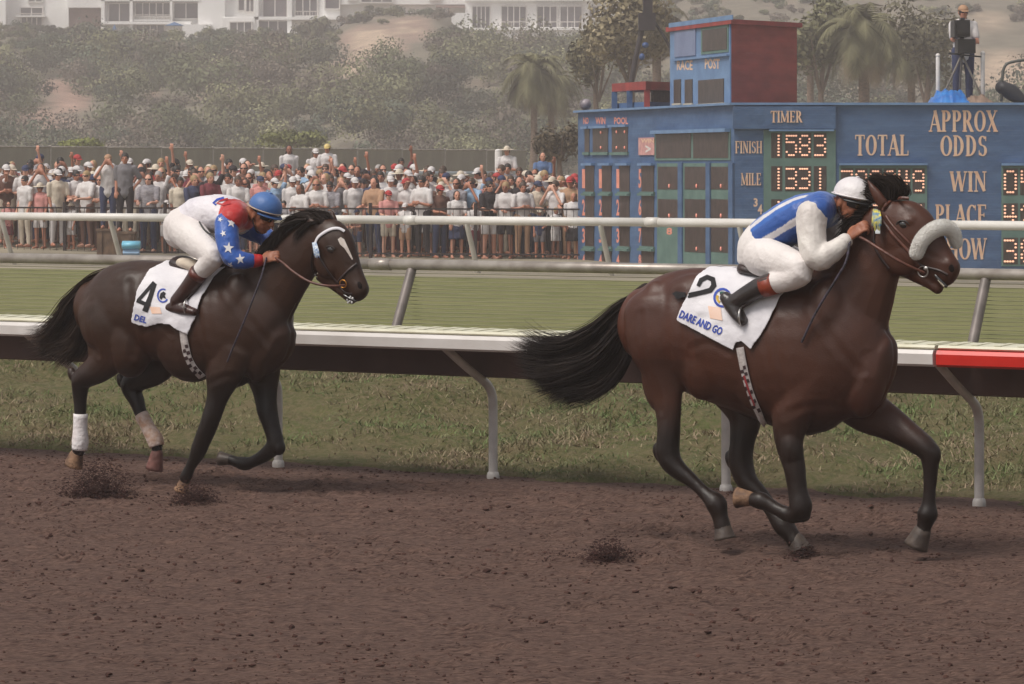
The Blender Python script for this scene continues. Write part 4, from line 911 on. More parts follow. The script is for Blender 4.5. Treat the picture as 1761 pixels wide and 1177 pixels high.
M_panel = mat("panel_grey_blue", srgb(128,138,166), srgb(108,118,148), 1.5, .5)
M_win = mat("display_dark", srgb(78,66,62), srgb(58,50,48), 4, .35, .2, stretch=(9,1,1))
M_let = mat("letter_pink", srgb(232,196,166), srgb(214,172,144), 6, .6)
M_led = mat("lamp_glow", srgb(250,190,150), None, 6, .5, emit=(1.0,.52,.36), es=.6)
M_ledr = mat("lamp_glow_red", srgb(240,150,130), None, 6, .5, emit=(1.0,.42,.32), es=.22)
class Pl:
    """an upright wall plane through two plan points; n points to the lens"""
    def __init__(s, a, c):
        s.a = Vector((a[0], a[1], 0)); s.d = (Vector((c[0], c[1], 0)) - s.a).normalized(); s.n = Vector((s.d.y, -s.d.x, 0))
    def pt(s, px, py, o=0.0):
        k = (px-CX)/F; a = s.a + s.n*o; t = (k*a.y - a.x)/(s.d.x - k*s.d.y); p = a + s.d*t; return Vector((p.x, p.y, CH - (py-HY)*p.y/F))
    def slab(s, b, x0, y0, x1, y1, o0, o1):
        A_, B_ = s.pt(x0, (y0+y1)/2), s.pt(x1, (y0+y1)/2); m_ = s.pt((x0+x1)/2, y0), s.pt((x0+x1)/2, y1)
        z1, z0 = m_[0].z, m_[1].z; V = []
        for z in (z0, z1):
            for q, o in ((A_, o0), (B_, o0), (B_, o1), (A_, o1)): p = q + s.n*o; V.append((p.x, p.y, z))
        b.add(V, [(0,3,2,1),(4,5,6,7),(0,1,5,4),(1,2,6,5),(2,3,7,6),(3,0,4,7)]); return (A_, B_, z0, z1)
    def part(s, name, m, parent, x0, y0, x1, y1, o0, o1):
        b = MB(); r = s.slab(b, x0, y0, x1, y1, o0, o1); o = b.build(name, m, parent, smooth=False); return o
def arc(cx, cy, rx, ry, a0, a1, w, n=14):
    out = []; L_, R_ = [], []
    for i in range(n+1):
        t = R(a0+(a1-a0)*i/n); ww = w*(.42 + .58*abs(math.cos(t)))/2
        L_.append((cx+(rx+ww)*math.cos(t)*1, cy+(ry+ww*.8)*math.sin(t))); R_.append((cx+(rx-ww)*math.cos(t), cy+(ry-ww*.8)*math.sin(t)))
    return L_ + R_[::-1]
def st(x0, y0, x1, y1, w): return stroke([(x0,y0),(x1,y1)], w)
def sf_(x, y, w=.26): return [(x-w/2,y-.03),(x+w/2,y-.03),(x+w/2,y+.03),(x-w/2,y+.03)]
def stem(x): return [st(x,.02,x,.98,.16), sf_(x,.03), sf_(x,.97)]
GL = {'A': (.64, [st(.07,.03,.32,.98,.07), st(.31,1,.56,.03,.17), st(.17,.34,.46,.34,.06), sf_(.07,.03,.2), sf_(.56,.03,.24)]),
 'P': (.56, stem(.15)+[arc(.24,.735,.20,.235,90,-90,.17), st(.15,.97,.25,.97,.05), st(.15,.50,.25,.50,.05)]),
 'R': (.64, stem(.15)+[arc(.24,.735,.19,.235,90,-90,.17), st(.15,.97,.25,.97,.05), st(.15,.50,.28,.50,.05), st(.30,.50,.54,.03,.16), sf_(.56,.03,.16)]),
 'O': (.66, [arc(.33,.5,.235,.46,0,360,.17,24)]), 'X': (.64, [st(.12,.97,.52,.03,.17), st(.52,.97,.12,.03,.07), sf_(.12,.97), sf_(.52,.97,.2), sf_(.12,.03,.2), sf_(.52,.03)]),
 'D': (.66, stem(.15)+[arc(.22,.5,.29,.455,90,-90,.17), st(.15,.965,.23,.965,.05), st(.15,.035,.23,.035,.05)]),
 'S': (.52, [arc(.26,.73,.15,.215,30,270,.15), arc(.26,.27,.165,.235,90,-150,.15), st(.43,.95,.43,.72,.05), st(.08,.28,.08,.05,.05)]),
 'T': (.60, [st(.30,.02,.30,.96,.16), sf_(.30,.03,.28), st(.04,.965,.56,.965,.06), st(.05,.98,.05,.78,.05), st(.55,.98,.55,.78,.05)]),
 'L': (.54, stem(.15)+[st(.12,.035,.50,.035,.06), st(.49,.02,.49,.24,.05)]), 'I': (.30, stem(.15)),
 'W': (.86, [st(.07,.97,.24,.02,.15), st(.24,.02,.42,.97,.06), st(.42,.97,.60,.02,.15), st(.60,.02,.78,.97,.06), sf_(.07,.97,.2), sf_(.42,.97,.2), sf_(.78,.97,.18)]),
 'N': (.66, [st(.12,.03,.12,.97,.06), st(.12,.97,.54,.03,.16), st(.54,.03,.54,.97,.06), sf_(.12,.03,.2), sf_(.10,.97,.2), sf_(.54,.97,.2)]),
 'C': (.60, [arc(.33,.5,.225,.46,48,312,.17,18), st(.52,.98,.52,.72,.05), st(.52,.28,.52,.04,.05)]),
 'E': (.56, stem(.15)+[st(.15,.965,.50,.965,.06), st(.15,.5,.40,.5,.05), st(.15,.035,.52,.035,.06), st(.49,.98,.49,.78,.05), st(.51,.02,.51,.24,.05), st(.40,.6,.40,.4,.045)]),
 'F': (.54, stem(.15)+[st(.15,.965,.50,.965,.06), st(.15,.5,.40,.5,.05), st(.49,.98,.49,.76,.05), st(.40,.6,.40,.4,.045)]),
 'H': (.70, stem(.15)+stem(.55)+[st(.15,.5,.55,.5,.06)]),
 'M': (.84, [st(.12,.03,.12,.97,.06), st(.12,.97,.40,.06,.15), st(.40,.06,.68,.97,.06), st(.70,.02,.70,.98,.16), sf_(.12,.03,.2), sf_(.12,.97,.2), sf_(.70,.03), sf_(.70,.97)])}
def word(pl, txt, x0, y0, x1, y1, m, parent, o=.0, th=.02):
    tw = sum(GL[c][0] for c in txt) + .02*(len(txt)-1); k = 0; cur = 0
    for c in txt:
        b = MB(); gw, polys = GL[c]
        for i, P in enumerate(polys):
            V = []; e = th + i*.0022
            for dd in (-.004, e):
                for (x, y) in P: V.append(pl.pt(x0+(cur+x)/tw*(x1-x0), y1-(y1-y0)*y, o+dd))
            n = len(P)
            if len(P) > 20 and c == 'O' or (c in 'PRDSC' and len(P) > 8):   # rings and bows: strip faces
                h = n//2; fs = [(i_, i_+1, n-2-i_, n-1-i_) for i_ in range(h-1)]
                b.add(V, [tuple(q+n for q in f_) for f_ in fs] + [(i_, (i_+1), n+i_+1, n+i_) for i_ in range(n-1)])
            else: b.add(V, [tuple(range(n))[::-1], tuple(range(n, 2*n))] + [(i_, (i_+1) % n, n+(i_+1) % n, n+i_) for i_ in range(n)])
        b.build("letter", m, parent, smooth=False); cur += gw + .02
D57 = {'0': "01110 10001 10001 10001 10001 10001 01110", '1': "00100 00100 00100 00100 00100 00100 00100", '2': "01110 10001 00001 00110 01000 10000 11111", '3': "11110 00001 00001 01110 00001 00001 11110",
 '4': "10010 10010 10010 11111 00010 00010 00010", '5': "11111 10000 11110 00001 00001 10001 01110", '6': "01110 10000 10000 11110 10001 10001 01110", '7': "11111 00001 00001 00010 00100 00100 00100", '8': "01110 10001 10001 01110 10001 10001 01110", '9': "01110 10001 10001 01111 00001 00001 01110"}
def digit(pl, ch, x0, y0, x1, y1, m, parent, o):
    b = MB(); rows = D57[ch].split(); w_ = (x1-x0)/5; h_ = (y1-y0)/7
    for j, r_ in enumerate(rows):
        for i, q in enumerate(r_):
            if q == '1':
                c = pl.pt(x0+(i+.5)*w_, y0+(j+.5)*h_, o+.01); sx = w_*.42*c.y/F; sz = h_*.30*c.y/F
                b.ell(c, (sx*abs(pl.d.x)+.004, .01+sx*abs(pl.d.y), sz), None, 8, 4)
    return b.build("digit", m, parent)
board = empty("tote_board", (4.65, 73, 0)); tag(board, 'big blue tote board with pale lettering, lit digits and a dark windowed left wing', 'tote board')
WL, WC, WR = (1.576, 83.3), (4.65, 73), (12.6, 73); ZT = 3.502
PR = Pl(WC, WR); PW = Pl(WL, WC)
def prism(pts, z0, z1):
    b = MB(); n = len(pts); b.add([(x, y, z0) for x, y in pts] + [(x, y, z1) for x, y in pts], [tuple(range(n))[::-1], tuple(range(n, 2*n))] + [(i, (i+1) % n, n+(i+1) % n, n+i) for i in range(n)]); return b
inv = Matrix.Translation(-board.location)
def bp_(o):
    o.matrix_parent_inverse = inv
    for c in o.children: pass
    return o
prism([WC, WR, (12.6,76.4), (6.6,76.6), (3.2,84.4), WL], -.02, ZT).build("wall", M_bb, board, smooth=False)
prism([(WC[0]-.10,72.90), (12.7,72.90), (12.7,76.5), (6.65,76.7), (3.2,84.5), (WL[0]-.12,83.3)], ZT, ZT+.05).build("top_trim", M_lblue, board, smooth=False)
PR.part("header_band", M_bb, board, 1260, 183.5, 1436, 222, .004, .14)
word(PR, "TIMER", 1325, 191, 1380, 211, M_let, board, .142)
word(PR, "FINISH", 1264, 243, 1311, 264, M_let, board); word(PR, "MILE", 1274, 298, 1309, 319, M_let, board)
word(PR, "TOTAL", 1470, 232, 1563, 268, M_let, board, 0, .014); word(PR, "APPROX", 1598, 190, 1716, 227, M_let, board, 0, .014); word(PR, "ODDS", 1617, 233, 1698, 269, M_let, board, 0, .014)
word(PR, "WIN", 1634, 295, 1697, 330, M_let, board, 0, .014); word(PR, "PLACE", 1608, 352, 1697, 388, M_let, board, 0, .014); word(PR, "SHOW", 1610, 410, 1697, 447, M_let, board, 0, .014)
def small_text(pl, t, x0, y0, x1, y1, m, parent, o=.004):
    vs, fs = text_mesh(t, .03); a0 = min(v.x for v in vs); a1 = max(v.x for v in vs); b0 = min(v.y for v in vs); b1 = max(v.y for v in vs)
    b = MB(); b.add([pl.pt(x0+(v.x-a0)/(a1-a0)*(x1-x0), y1-(v.y-b0)/(b1-b0)*(y1-y0), o) for v in vs], fs); return b.build("lettering", m, parent, smooth=False, raw=True)
small_text(PR, "3", 1296, 341, 1303, 356, M_let, board); small_text(PR, "4", 1303, 352, 1311, 369, M_let, board)
PR.part("display_panel", M_teal, board, 1313, 224, 1437, 450, .002, .030)
PR.part("shade_strip", M_lblue, board, 1322, 223, 1433, 226, .030, .16)
def window(pl, parent, x0, y0, x1, y1, chs=(), m=None, o=.03, mled=None):
    f_ = pl.part("display_window", m or M_win, parent, x0, y0, x1, y1, o, o+.006)
    for c, a, c_ in chs: digit(pl, c, a, y0+2, c_, y1-2, mled or M_led, f_, o+.004)
    return f_
for y0, y1, ds in ((229,272,"1583"), (286,329,"1331"), (343,386,"1094"), (400,443,"461")):
    ds = ds + " "*(4-len(ds))
    window(PR, board, 1326, y0, 1345, y1, [(ds[0],1328,1350)] if ds[0] != ' ' else [])
    window(PR, board, 1350, y0, 1395, y1, [(ds[1],1351,1371),(ds[2],1374,1394)])
    window(PR, board, 1399, y0, 1421, y1, [(ds[3],1400,1421)] if ds[3] != ' ' else [])
PR.part("display_panel", M_teal, board, 1443, 284, 1594, 395, .002, .030)
PR.part("shade_strip", M_lblue, board, 1443, 281, 1594, 284.5, .01, .14)
for i, c in enumerate("782949"): x = 1446 + i*24.6; window(PR, board, x, 290, x+21, 333, [(c, x, x+21)])
for i, c in enumerate("480259"): x = 1446 + i*24.6; window(PR, board, x, 349, x+21, 390, [(c, x, x+21)])
PR.part("display_panel", M_teal, board, 1722, 284, 1860, 458, .002, .030)
PR.part("shade_strip", M_lblue, board, 1722, 281, 1860, 285, .01, .14)
for y0, y1, ds in ((290,336,"048"), (350,396,"425"), (409,455,"387")):
    for i, c in enumerate(ds): x = 1725 + i*29; window(PR, board, x, y0, x+25, y1, [(c, x+1, x+24)])
# left wing
def wwin(x0, y0, x1, y1, lamps=(), frame=True):
    if frame:
        PW.part("window_sill", M_teal, board, x0-1.5, y1, x1+1.5, y1+5, .002, .05); PW.part("window_hood", M_lblue if y0 < 300 else M_teal, board, x0-1.5, y0-4, x1+1.5, y0, .002, .10)
    f_ = PW.part("display_window", M_win, board, x0, y0, x1, y1, .002, .012)
    if lamps:
        b = MB()
        for x, y in lamps: b = MB(); b.ell(PW.pt(x, y, .03), (.02,.035,.035), None, 8, 6); b.build("lamp", M_ledr, f_)
    return f_
for t, x0, x1 in (("NO", 1003, 1012), ("WIN", 1024, 1041), ("POOL", 1056, 1080)): small_text(PW, t, x0, 202, x1, 214, mat("letter_rose", srgb(232,150,130), None, 4, .6), board)
wwin(1006, 222, 1014, 262); wwin(1020, 221, 1046, 262, [(1033,228),(1033,254)]); wwin(1053, 219, 1080, 262, [(1060,227),(1074,227),(1060,254),(1074,254)])
PW.part("arrow_sign", mat("sign_rose", srgb(206,156,150), srgb(180,130,130), 9, .6), board, 1100, 237, 1127, 267, .002, .03)
small_text(PW, "WIN", 1102, 239, 1125, 246, M_let, board, .034); small_text(PW, ">", 1110, 250, 1119, 263, mat("sign_white", srgb(240,232,228), None, 4, .6), board, .034)
PW.part("display_panel", M_teal, board, 1127, 224, 1257, 276, .002, .02)
f_ = PW.part("display_window", M_win, board, 1130, 230, 1190, 272, .02, .028); PW.part("display_window", M_win, board, 1194, 228, 1254, 272, .02, .028); PW.part("window_hood", M_lblue, board, 1128, 223, 1257, 229, .02, .14)
for (x0, x1) in ((1007,1022), (1036,1052), (1066,1083), (1104,1125)):
    for k, (y0, y1) in enumerate(((285,330), (337,377), (387,424), (432,462))):
        wwin(x0, y0, x1, y1); small_text(PW, "1234"[k] if x0 < 1100 else "5678"[k], x0-6, y0+6, x0-1, y1-6, MATS["letter_rose"], board)
PW.part("display_panel", M_teal, board, 1131, 281, 1260, 462, .002, .016)
for (x0, x1) in ((1133,1168), (1179,1216), (1224,1255)):
    for k, (y0, y1) in enumerate(((287,326), (343,377), (386,434))):
        if x0 == 1133 and k == 2: small_text(PW, "8", 1146, 392, 1156, 404, MATS["letter_rose"], board, .02); continue
        f_ = PW.part("display_window", M_win, board, x0, y0, x1, y1, .016, .024); b = MB(); b.ell(PW.pt((x0+x1)/2, y1-6, .04), (.02,.04,.045), None, 8, 6); b.build("lamp", M_ledr, f_)
    PW.part("mullion", M_bb, board, x1+1, 280, x1+8, 462, .016, .05)
# tower
TA, TB, TC = (3.62, 79.2), (4.72, 75.05), (6.28, 76.9)
tw = empty("control_tower", (TA[0], TA[1], ZT)); tag(tw, 'two storey blue and red control box on top of the tote board', 'control box')
zt_ = 2.2 + 246*75.05/6000; prism([TA, TB, TC, (5.4, 80.6)], ZT+.05, zt_).build("wall", M_br, tw, smooth=False)
PT = Pl(TA, TB); 
b = MB(); PT.slab(b, 1154.5, 45, 1257.6, 182, .003, .04)
A_, B_ = Vector((*TA, 0)), Vector((*TB, 0)); V = []
for z in (ZT+.06, zt_-.002):
    for q, o in ((A_, .003), (B_, .003), (B_, .035), (A_, .035)): p = q + PT.n*o; V.append((p.x, p.y, z))
b = MB(); b.add(V, [(0,3,2,1),(4,5,6,7),(0,1,5,4),(1,2,6,5),(2,3,7,6),(3,0,4,7)]); b.build("side_wall", M_lblue, tw, smooth=False)
cx_, cy_ = 5.0, 77.9
def gro(p, g): d_ = Vector((p[0]-cx_, p[1]-cy_)); return (cx_+d_.x*g, cy_+d_.y*g)
prism([gro(TA,1.09), gro(TB,1.09), gro(TC,1.09), gro((5.4,80.6),1.09)], zt_, zt_+.10).build("roof", M_redtrim, tw, smooth=False)
PT2 = Pl(gro(TA,1.095), gro(TB,1.095)); PT2.part("fascia", M_lblue, tw, 1150, 33, 1259.5, 41, -.02, .0)
PT.part("panel", M_panel, tw, 1164, 46, 1200, 97, .036, .06); PT.part("window_frame", M_teal, tw, 1209, 45, 1256, 92, .036, .05)
PT.part("display_window", M_win, tw, 1212, 50, 1254, 87, .05, .06); PT.part("ledge", M_lblue, tw, 1163, 98, 1257, 101, .036, .10)
small_text(PT, "RACE", 1164, 104, 1191, 121, M_let, tw, .04); small_text(PT, "POST", 1212, 101, 1238, 119, M_let, tw, .04)
for x0, x1 in ((1162,1174), (1181,1194), (1204,1248)): PT.part("display_window", M_win, tw, x0, 137, x1, 178, .036, .05); PT.part("window_sill", mat("sill_cream", srgb(196,184,160), None, 4, .6), tw, x0-1, 178, x1+1, 181, .036, .08)
# red roofed cabin
cb = empty("roof_cabin", (3.4, 80, ZT)); tag(cb, 'small open cabin with a red roof on the board left of the tower', 'cabin')
zc = 2.2 + 133*80/6000
prism([(2.35,82.0),(3.05,79.6),(4.4,81.6),(4.0,83.8)], zc-.0, zc+.19).build("roof", M_redtrim, cb, smooth=False)
for x, y, m_ in ((2.40,81.9,M_bb),(2.72,80.85,M_bb),(3.08,79.75,M_redtrim),(4.25,81.55,M_redtrim),(3.95,83.6,M_redtrim)): prism([(x-.06,y-.06),(x+.07,y-.06),(x+.07,y+.06),(x-.06,y+.06)], ZT+.05, zc).build("pillar", m_, cb, smooth=False)
prism([(2.44,82.1),(3.1,79.9),(4.15,81.75),(3.95,83.5)], ZT+.05, ZT+.20).build("floor", M_bb, cb, smooth=False)
prism([(3.25,80.3),(4.15,81.6),(4.10,81.66),(3.2,80.36)], ZT+.2, zc).build("screen", mat("cabin_mesh", srgb(96,84,76), srgb(74,64,60), 9, .7), cb, smooth=False)
sp = empty("floodlight", (1.75, 83.4, ZT)); tag(sp, 'round dark floodlight on the left end of the tote board', 'light')
c = at(1007, 180, 83.6); b = MB(); b.ell(c, (.15,.15,.14), None, 16, 10); b.build("lamp_housing", mat("flood_grey", srgb(60,54,58), srgb(150,140,146), 5, .4), sp); b = MB(); b.tube([((c.x, c.y, ZT+.04), .03), ((c.x, c.y, c.z-.1), .03)], sub=1); b.build("bracket", M_gog, sp)
for r_ in (board, tw, cb, sp):
    iv = Matrix.Translation(-r_.location)
    for o in r_.children: o.matrix_parent_inverse = iv
# things on top of the board, round the camera position
zb = ZT + .05
for px, yt, yb in ((1613,100,166), (1690,96,160)):
    p = at(px, (yt+yb)/2, 74.0); b = MB(); zt2 = at(px, yt, 74).z; b.tube([((p.x, p.y, zb), .045), ((p.x, p.y, zt2), .045)], sub=1, seg=14); b.ell((p.x, p.y, zt2+.05), (.05,.05,.05))
    tag(b.build("guard_post", M_white), 'white guard post %s of the camera operator on the board' % ('left' if px < 1650 else 'right'), 'post', 'guard posts round the camera operator')
b = MB()
for i in range(14):
    for j in range(7):
        pass
def cloth_heap(x0, x1, y0, y1, h, seed):
    V = []; n, m_ = 26, 12
    for j in range(m_):
        for i in range(n):
            u = i/(n-1); w_ = j/(m_-1); e = math.sin(math.pi*u)**.6*math.sin(math.pi*w_)**.6
            V.append((x0+(x1-x0)*u, y0+(y1-y0)*w_, zb + e*h*(.55+.6*abs(noise.fractal(Vector((u*4, w_*3, seed)), 1, 2, 3))) ))
    return V, [(j*n+i, j*n+i+1, (j+1)*n+i+1, (j+1)*n+i) for j in range(m_-1) for i in range(n-1)]
b = MB(); b.add(*cloth_heap(8.82, 9.62, 73.15, 74.3, .42, 2.)); tag(b.build("tarpaulin", mat("tarp_blue", srgb(54,128,200), srgb(40,100,176), 5, .35, .4)), 'crumpled bright blue tarpaulin at the foot of the camera tripod', 'tarpaulin')
b = MB(); b.add(*cloth_heap(9.5, 10.15, 73.25, 74.3, .22, 6.)); tag(b.build("canvas_cover", mat("canvas_tan", srgb(140,116,100), srgb(112,94,82), 5, .8, .4)), 'flat brown canvas cover beside the blue tarpaulin on the board', 'canvas cover')
# chair with curved bar at the right edge
ch = empty("folding_seat", (10.5, 73.8, zb)); tag(ch, 'dark padded seat with a curved grey bar at the right end of the board', 'seat')
b = MB(); b.tube([(at(1722,172,73.8), .03), (at(1724,130,73.8), .03), (at(1730,112,73.8), .03), (at(1745,106,73.8), .03), (at(1768,105,73.8), .03), (at(1776,120,73.8), .03), (at(1778,172,73.8), .03)], sub=5); b.build("bar", mat("bar_grey", srgb(90,92,88), None, 5, .5, metal=.3), ch)
b = MB(); b.tube([(at(1722,150,73.9), .14, .3), (at(1740,160,73.9), .17, .3), (at(1756,172,73.9), .12, .3)], sub=4); b.build("seat_pad", mat("pad_black", srgb(44,44,50), None, 5, .6), ch)
for o in ch.children: o.matrix_parent_inverse = Matrix.Translation(-ch.location)
# ================================================================ spectators
def person_proto(pose):
    """joints in metres, facing -y; returns meshes body, shirt, trousers, hair, cap"""
    sh, hip = .19, .095
    A = {'down': [(0,.0,-.29),(.0,-.10,-.52)], 'fence': [(.03,-.10,-.27),(-.04,-.36,-.30)], 'fold': [(.06,-.05,-.28),(-.14,-.20,-.25)], 'binoc': [(.10,-.16,-.20),(-.10,-.18,.10)],
         'up': [(.08,-.05,.22),(.06,-.12,.50)], 'point': [(.12,-.20,.05),(.16,-.48,.18)], 'hips': [(.14,.06,-.24),(.02,-.02,-.42)]}
    pl, pr = pose
    tors = [((0,.01,.93), .105, .155), ((0,.0,1.05), .10, .145), ((0,.0,1.20), .115, .165), ((0,.0,1.34), .115, .18), ((0,.0,1.42), .085, .15)]
    arms = []
    for s_, q in ((1, pl), (-1, pr)):
        S_ = Vector((s_*sh, 0, 1.40)); E_ = S_ + Vector((A[q][0][0]*s_, A[q][0][1], A[q][0][2])); W_ = S_ + Vector((A[q][1][0]*s_, A[q][1][1], A[q][1][2])); arms.append((S_, E_, W_))
    legs = [[((s_*hip, .0, .93), .095), ((s_*.105, -.01, .70), .082), ((s_*.11, -.01, .50), .058), ((s_*.115, .01, .32), .052), ((s_*.12, .02, .09), .038)] for s_ in (1, -1)]
    b = MB()
    b.tube(tors, seg=14, sub=3, side=(1,0,0)); b.tube([((0,.0,1.40), .055), ((0,-.01,1.52), .05)], seg=10, sub=2, side=(1,0,0))
    for S_, E_, W_ in arms: b.tube([(S_, .052), (E_, .040), (W_, .028)], seg=10, sub=4, side=(1,0,0)); hand_shape(b, W_, (W_-E_), (0,-1,0) if abs((W_-E_).normalized().y) < .8 else (0,0,1), (1,0,0) if W_.x < 0 else (-1,0,0), 1.05, .6)
    for l_ in legs: b.tube(l_, seg=12, sub=3, side=(1,0,0)); x, y, z = l_[-1][0]; b.tube([((x, y+.05, .04), .038), ((x, y-.06, .045), .042), ((x*1.08, y-.17, .035), .032)], seg=10, sub=2, side=(1,0,0))
    hc = Vector((0,-.01,1.615)); head_shape(b, hc, (0,-1,-.08), (0,-.08,1))
    body = b.fuse("body", M_skin, None, .0125, 1, .5)
    b = MB(); g = .014
    b.tube([(Vector((0,.01,.84)), .138, .200)] + [(Vector(p), a+g+(.014 if i < 2 else 0), c+g+(.016 if i < 2 else 0)) for i, (p, a, c) in enumerate(tors)], seg=18, sub=3, side=(1,0,0))
    for S_, E_, W_ in arms: b.tube([(S_+Vector((0,0,.0)), .070), (S_.lerp(E_, .85), .060)], seg=12, sub=3, side=(1,0,0))
    shirt = b.fuse("shirt", M_skin, None, .017, 2, .5, wrinkle(.010, 11, 1.))
    b = MB()
    b.tube([(Vector((0,.01,.86)), .105, .165), (Vector((0,.01,1.0)), .108, .160)], seg=14, sub=2, side=(1,0,0))
    for l_ in legs: b.tube([(p, r+.016) for p, r in l_[:-1]] + [(l_[-1][0], .055)], seg=12, sub=3, side=(1,0,0))
    tr = b.fuse("trousers", M_skin, None, .017, 2, .5, wrinkle(.008, 9, 4.))
    b = MB(); b.tube([(Vector((0,.01,.80)), .120, .185), (Vector((0,.01,1.0)), .108, .160)], seg=14, sub=2, side=(1,0,0))
    for l_ in legs: b.tube([(l_[0][0], .110), (l_[1][0], .100), (l_[1][0].lerp(l_[2][0], .7) if hasattr(l_[1][0], 'lerp') else Vector(l_[1][0]).lerp(Vector(l_[2][0]), .7), .092)], seg=12, sub=3, side=(1,0,0), sharp=True)
    shorts = b.fuse("shorts", M_skin, None, .017, 2, .5, wrinkle(.008, 9, 4.))
    b = MB(); b.tube([((0,.01,1.02), .105, .150), ((0,.01,.86), .135, .185), ((0,0,.50), .17, .22)], seg=20, sub=3, side=(1,0,0), sharp=True); skirt = b.fuse("skirt", M_skin, None, .02, 1, .5, wrinkle(.016, 14, 2.))
    f, s_, u = frame_of((0,-1,-.08), (0,-.08,1)); M3 = Matrix((f, s_, u)).transposed()
    hair = dome(hc - f*.012 + u*.012, (.104,.086,.112), M3 @ Matrix.Rotation(R(22), 3, 'Y'), -.30).mesh("hair")
    lb = MB(); lb.ell(hc - f*.03 + u*.0, (.10,.092,.125), M3, 16, 12); lb.tube([(hc - f*.05 - u*.05, .075, .09), (hc - f*.06 - u*.18, .05, .10), (hc - f*.04 - u*.26, .03, .08)], seg=12, sub=3, side=(1,0,0)); lhair = lb.mesh("long_hair")
    lb = dome(hc + u*.030, (.112,.094,.096), M3, -.1); lb.tube([(hc + f*.09 + u*.026, .007, .075), (hc + f*.155 + u*.010, .006, .06)], seg=12, sub=2, side=(1,0,0)); cap = lb.mesh("cap")
    lb = dome(hc + u*.030, (.108,.092,.105), M3, -.05); lb.tube([(hc + u*.034, .20, .19), (hc + u*.028, .205, .195)], seg=20, sub=1, side=(1,0,0), sharp=True)
    hat = lb.mesh("hat")
    for m_ in (hair, lhair, cap, hat): m_.polygons.foreach_set("use_smooth", [True]*len(m_.polygons)); m_.materials.append(M_skin)
    gl = MB(); gl.tube([(hc + f*.098*math.cos(t) + s_*.080*math.sin(t) + u*.002, .017, .006) for t in [R(x) for x in range(-70, 71, 14)]], seg=8, sub=1, side=f); shades = gl.mesh('shades'); shades.materials.append(M_skin)
    gl = MB()
    for e in (-1, 1): gl.ell(hc + f*.088 + s_*.031*e + u*.002, (.012,.016,.008), M3, 8, 6)
    eyes = gl.mesh('eyes'); eyes.materials.append(M_skin)
    out = dict(shades=shades, eyes=eyes, body=body.data, shirt=shirt.data, trousers=tr.data, shorts=shorts.data, skirt=skirt.data, hair=hair, lhair=lhair, cap=cap, hat=hat, body_b=None)
    for o in (body, shirt, tr, shorts, skirt): bpy.data.objects.remove(o)
    return out
POSES = [('fence','fence'), ('fold','fold'), ('down','down'), ('binoc','binoc'), ('up','down'), ('fence','down'), ('point','fence'), ('hips','down')]
PROTO = [person_proto(p) for p in POSES]
SH = {'white': (srgb(226,220,218), srgb(206,198,196)), 'cream': (srgb(222,206,184), None), 'grey': (srgb(120,116,120), None), 'black': (srgb(46,38,42), None), 'navy': (srgb(56,62,92), None), 'red': (srgb(176,60,60), None), 'pink': (srgb(210,146,140), None),
      'pale blue': (srgb(150,178,206), None), 'blue': (srgb(92,116,156), None), 'tan': (srgb(176,138,110), None), 'brown': (srgb(110,76,64), None), 'maroon': (srgb(120,50,60), None), 'yellow': (srgb(220,196,130), None), 'striped grey': (srgb(170,164,168), srgb(120,116,124))}
SHM = {k: mat("fabric_" + k.replace(' ', '_'), a, c, 14 if k == 'striped grey' else 5, .85, .3, stretch=(1,1,6) if k == 'striped grey' else None) for k, (a, c) in SH.items()}
SKM = [mat("skin_a", srgb(206,148,124), None, 6, .55), mat("skin_b", srgb(184,124,100), None, 6, .55), mat("skin_c", srgb(150,98,78), None, 6, .55), mat("skin_d", srgb(220,166,142), None, 6, .55)]
HRM = {'dark hair': mat("hair_dark", (.02,.014,.012), None, 8, .6), 'brown hair': mat("hair_brown", (.07,.04,.025), None, 8, .6), 'fair hair': mat("hair_fair", (.36,.24,.12), None, 8, .6), 'grey hair': mat("hair_grey", (.40,.37,.35), None, 8, .6)}
def putm(o, m): o.material_slots[0].link = 'OBJECT'; o.material_slots[0].material = m
def hash_(s): return sum(ord(c)*(i+3) for i, c in enumerate(s))
def add_person(loc, rz, k, shirt, head, trs, skin, label, scale=1.0, group='spectators crowded behind the rails'):
    r = empty("person", loc, rz); r.scale = (scale,)*3; tag(r, label, 'person', group); P = PROTO[k]
    o = link("body", P['body'], r); putm(o, SKM[skin]); o = link("shirt", P['shirt'], r); putm(o, SHM[shirt]); lw = "trousers" if "operator" in label or scale > 1.02 and (hash_(label) % 6) else ("skirt" if head[0] == "long" else "shorts"); o = link(lw, P[lw], r); putm(o, SHM[trs])
    hk, hm = head; gq = hash_(label) % 5 < 2; o = link('sunglasses' if gq else 'eyes', P['shades' if gq else 'eyes'], r); putm(o, SHM['black'])
    if hk == 'hair': o = link("hair", P['hair'], r); putm(o, HRM[hm])
    elif hk == 'long': o = link("hair", P['lhair'], r); putm(o, HRM[hm])
    elif hk == 'cap': o = link("cap", P['cap'], r); putm(o, SHM[hm])
    else: o = link("hat", P['hat'], r); putm(o, SHM[hm])
    if hk in ('cap', 'hat'): h = link("hair", P['hair'], r); putm(h, HRM['brown hair']); h.scale = (.96,.96,.96); h.location = (0,0,.04)
    return r
def hdesc(h): return {'hair': h[1], 'long': 'long ' + h[1], 'cap': h[1] + ' cap', 'hat': 'wide ' + h[1] + ' hat'}[h[0]]
def bankz(Y): return max(0.0, min(.75, (Y - 84.5)*.085))
b = MB(); V = []; Fc = []; ys_ = np.arange(80, 118, 1.0); xs_ = np.arange(-40, 41, 4.0)
for Y in ys_:
    for x in xs_: V.append((x, Y, bankz(Y) + .012*noise.noise(Vector((x*.3, Y*.6, 0)))))
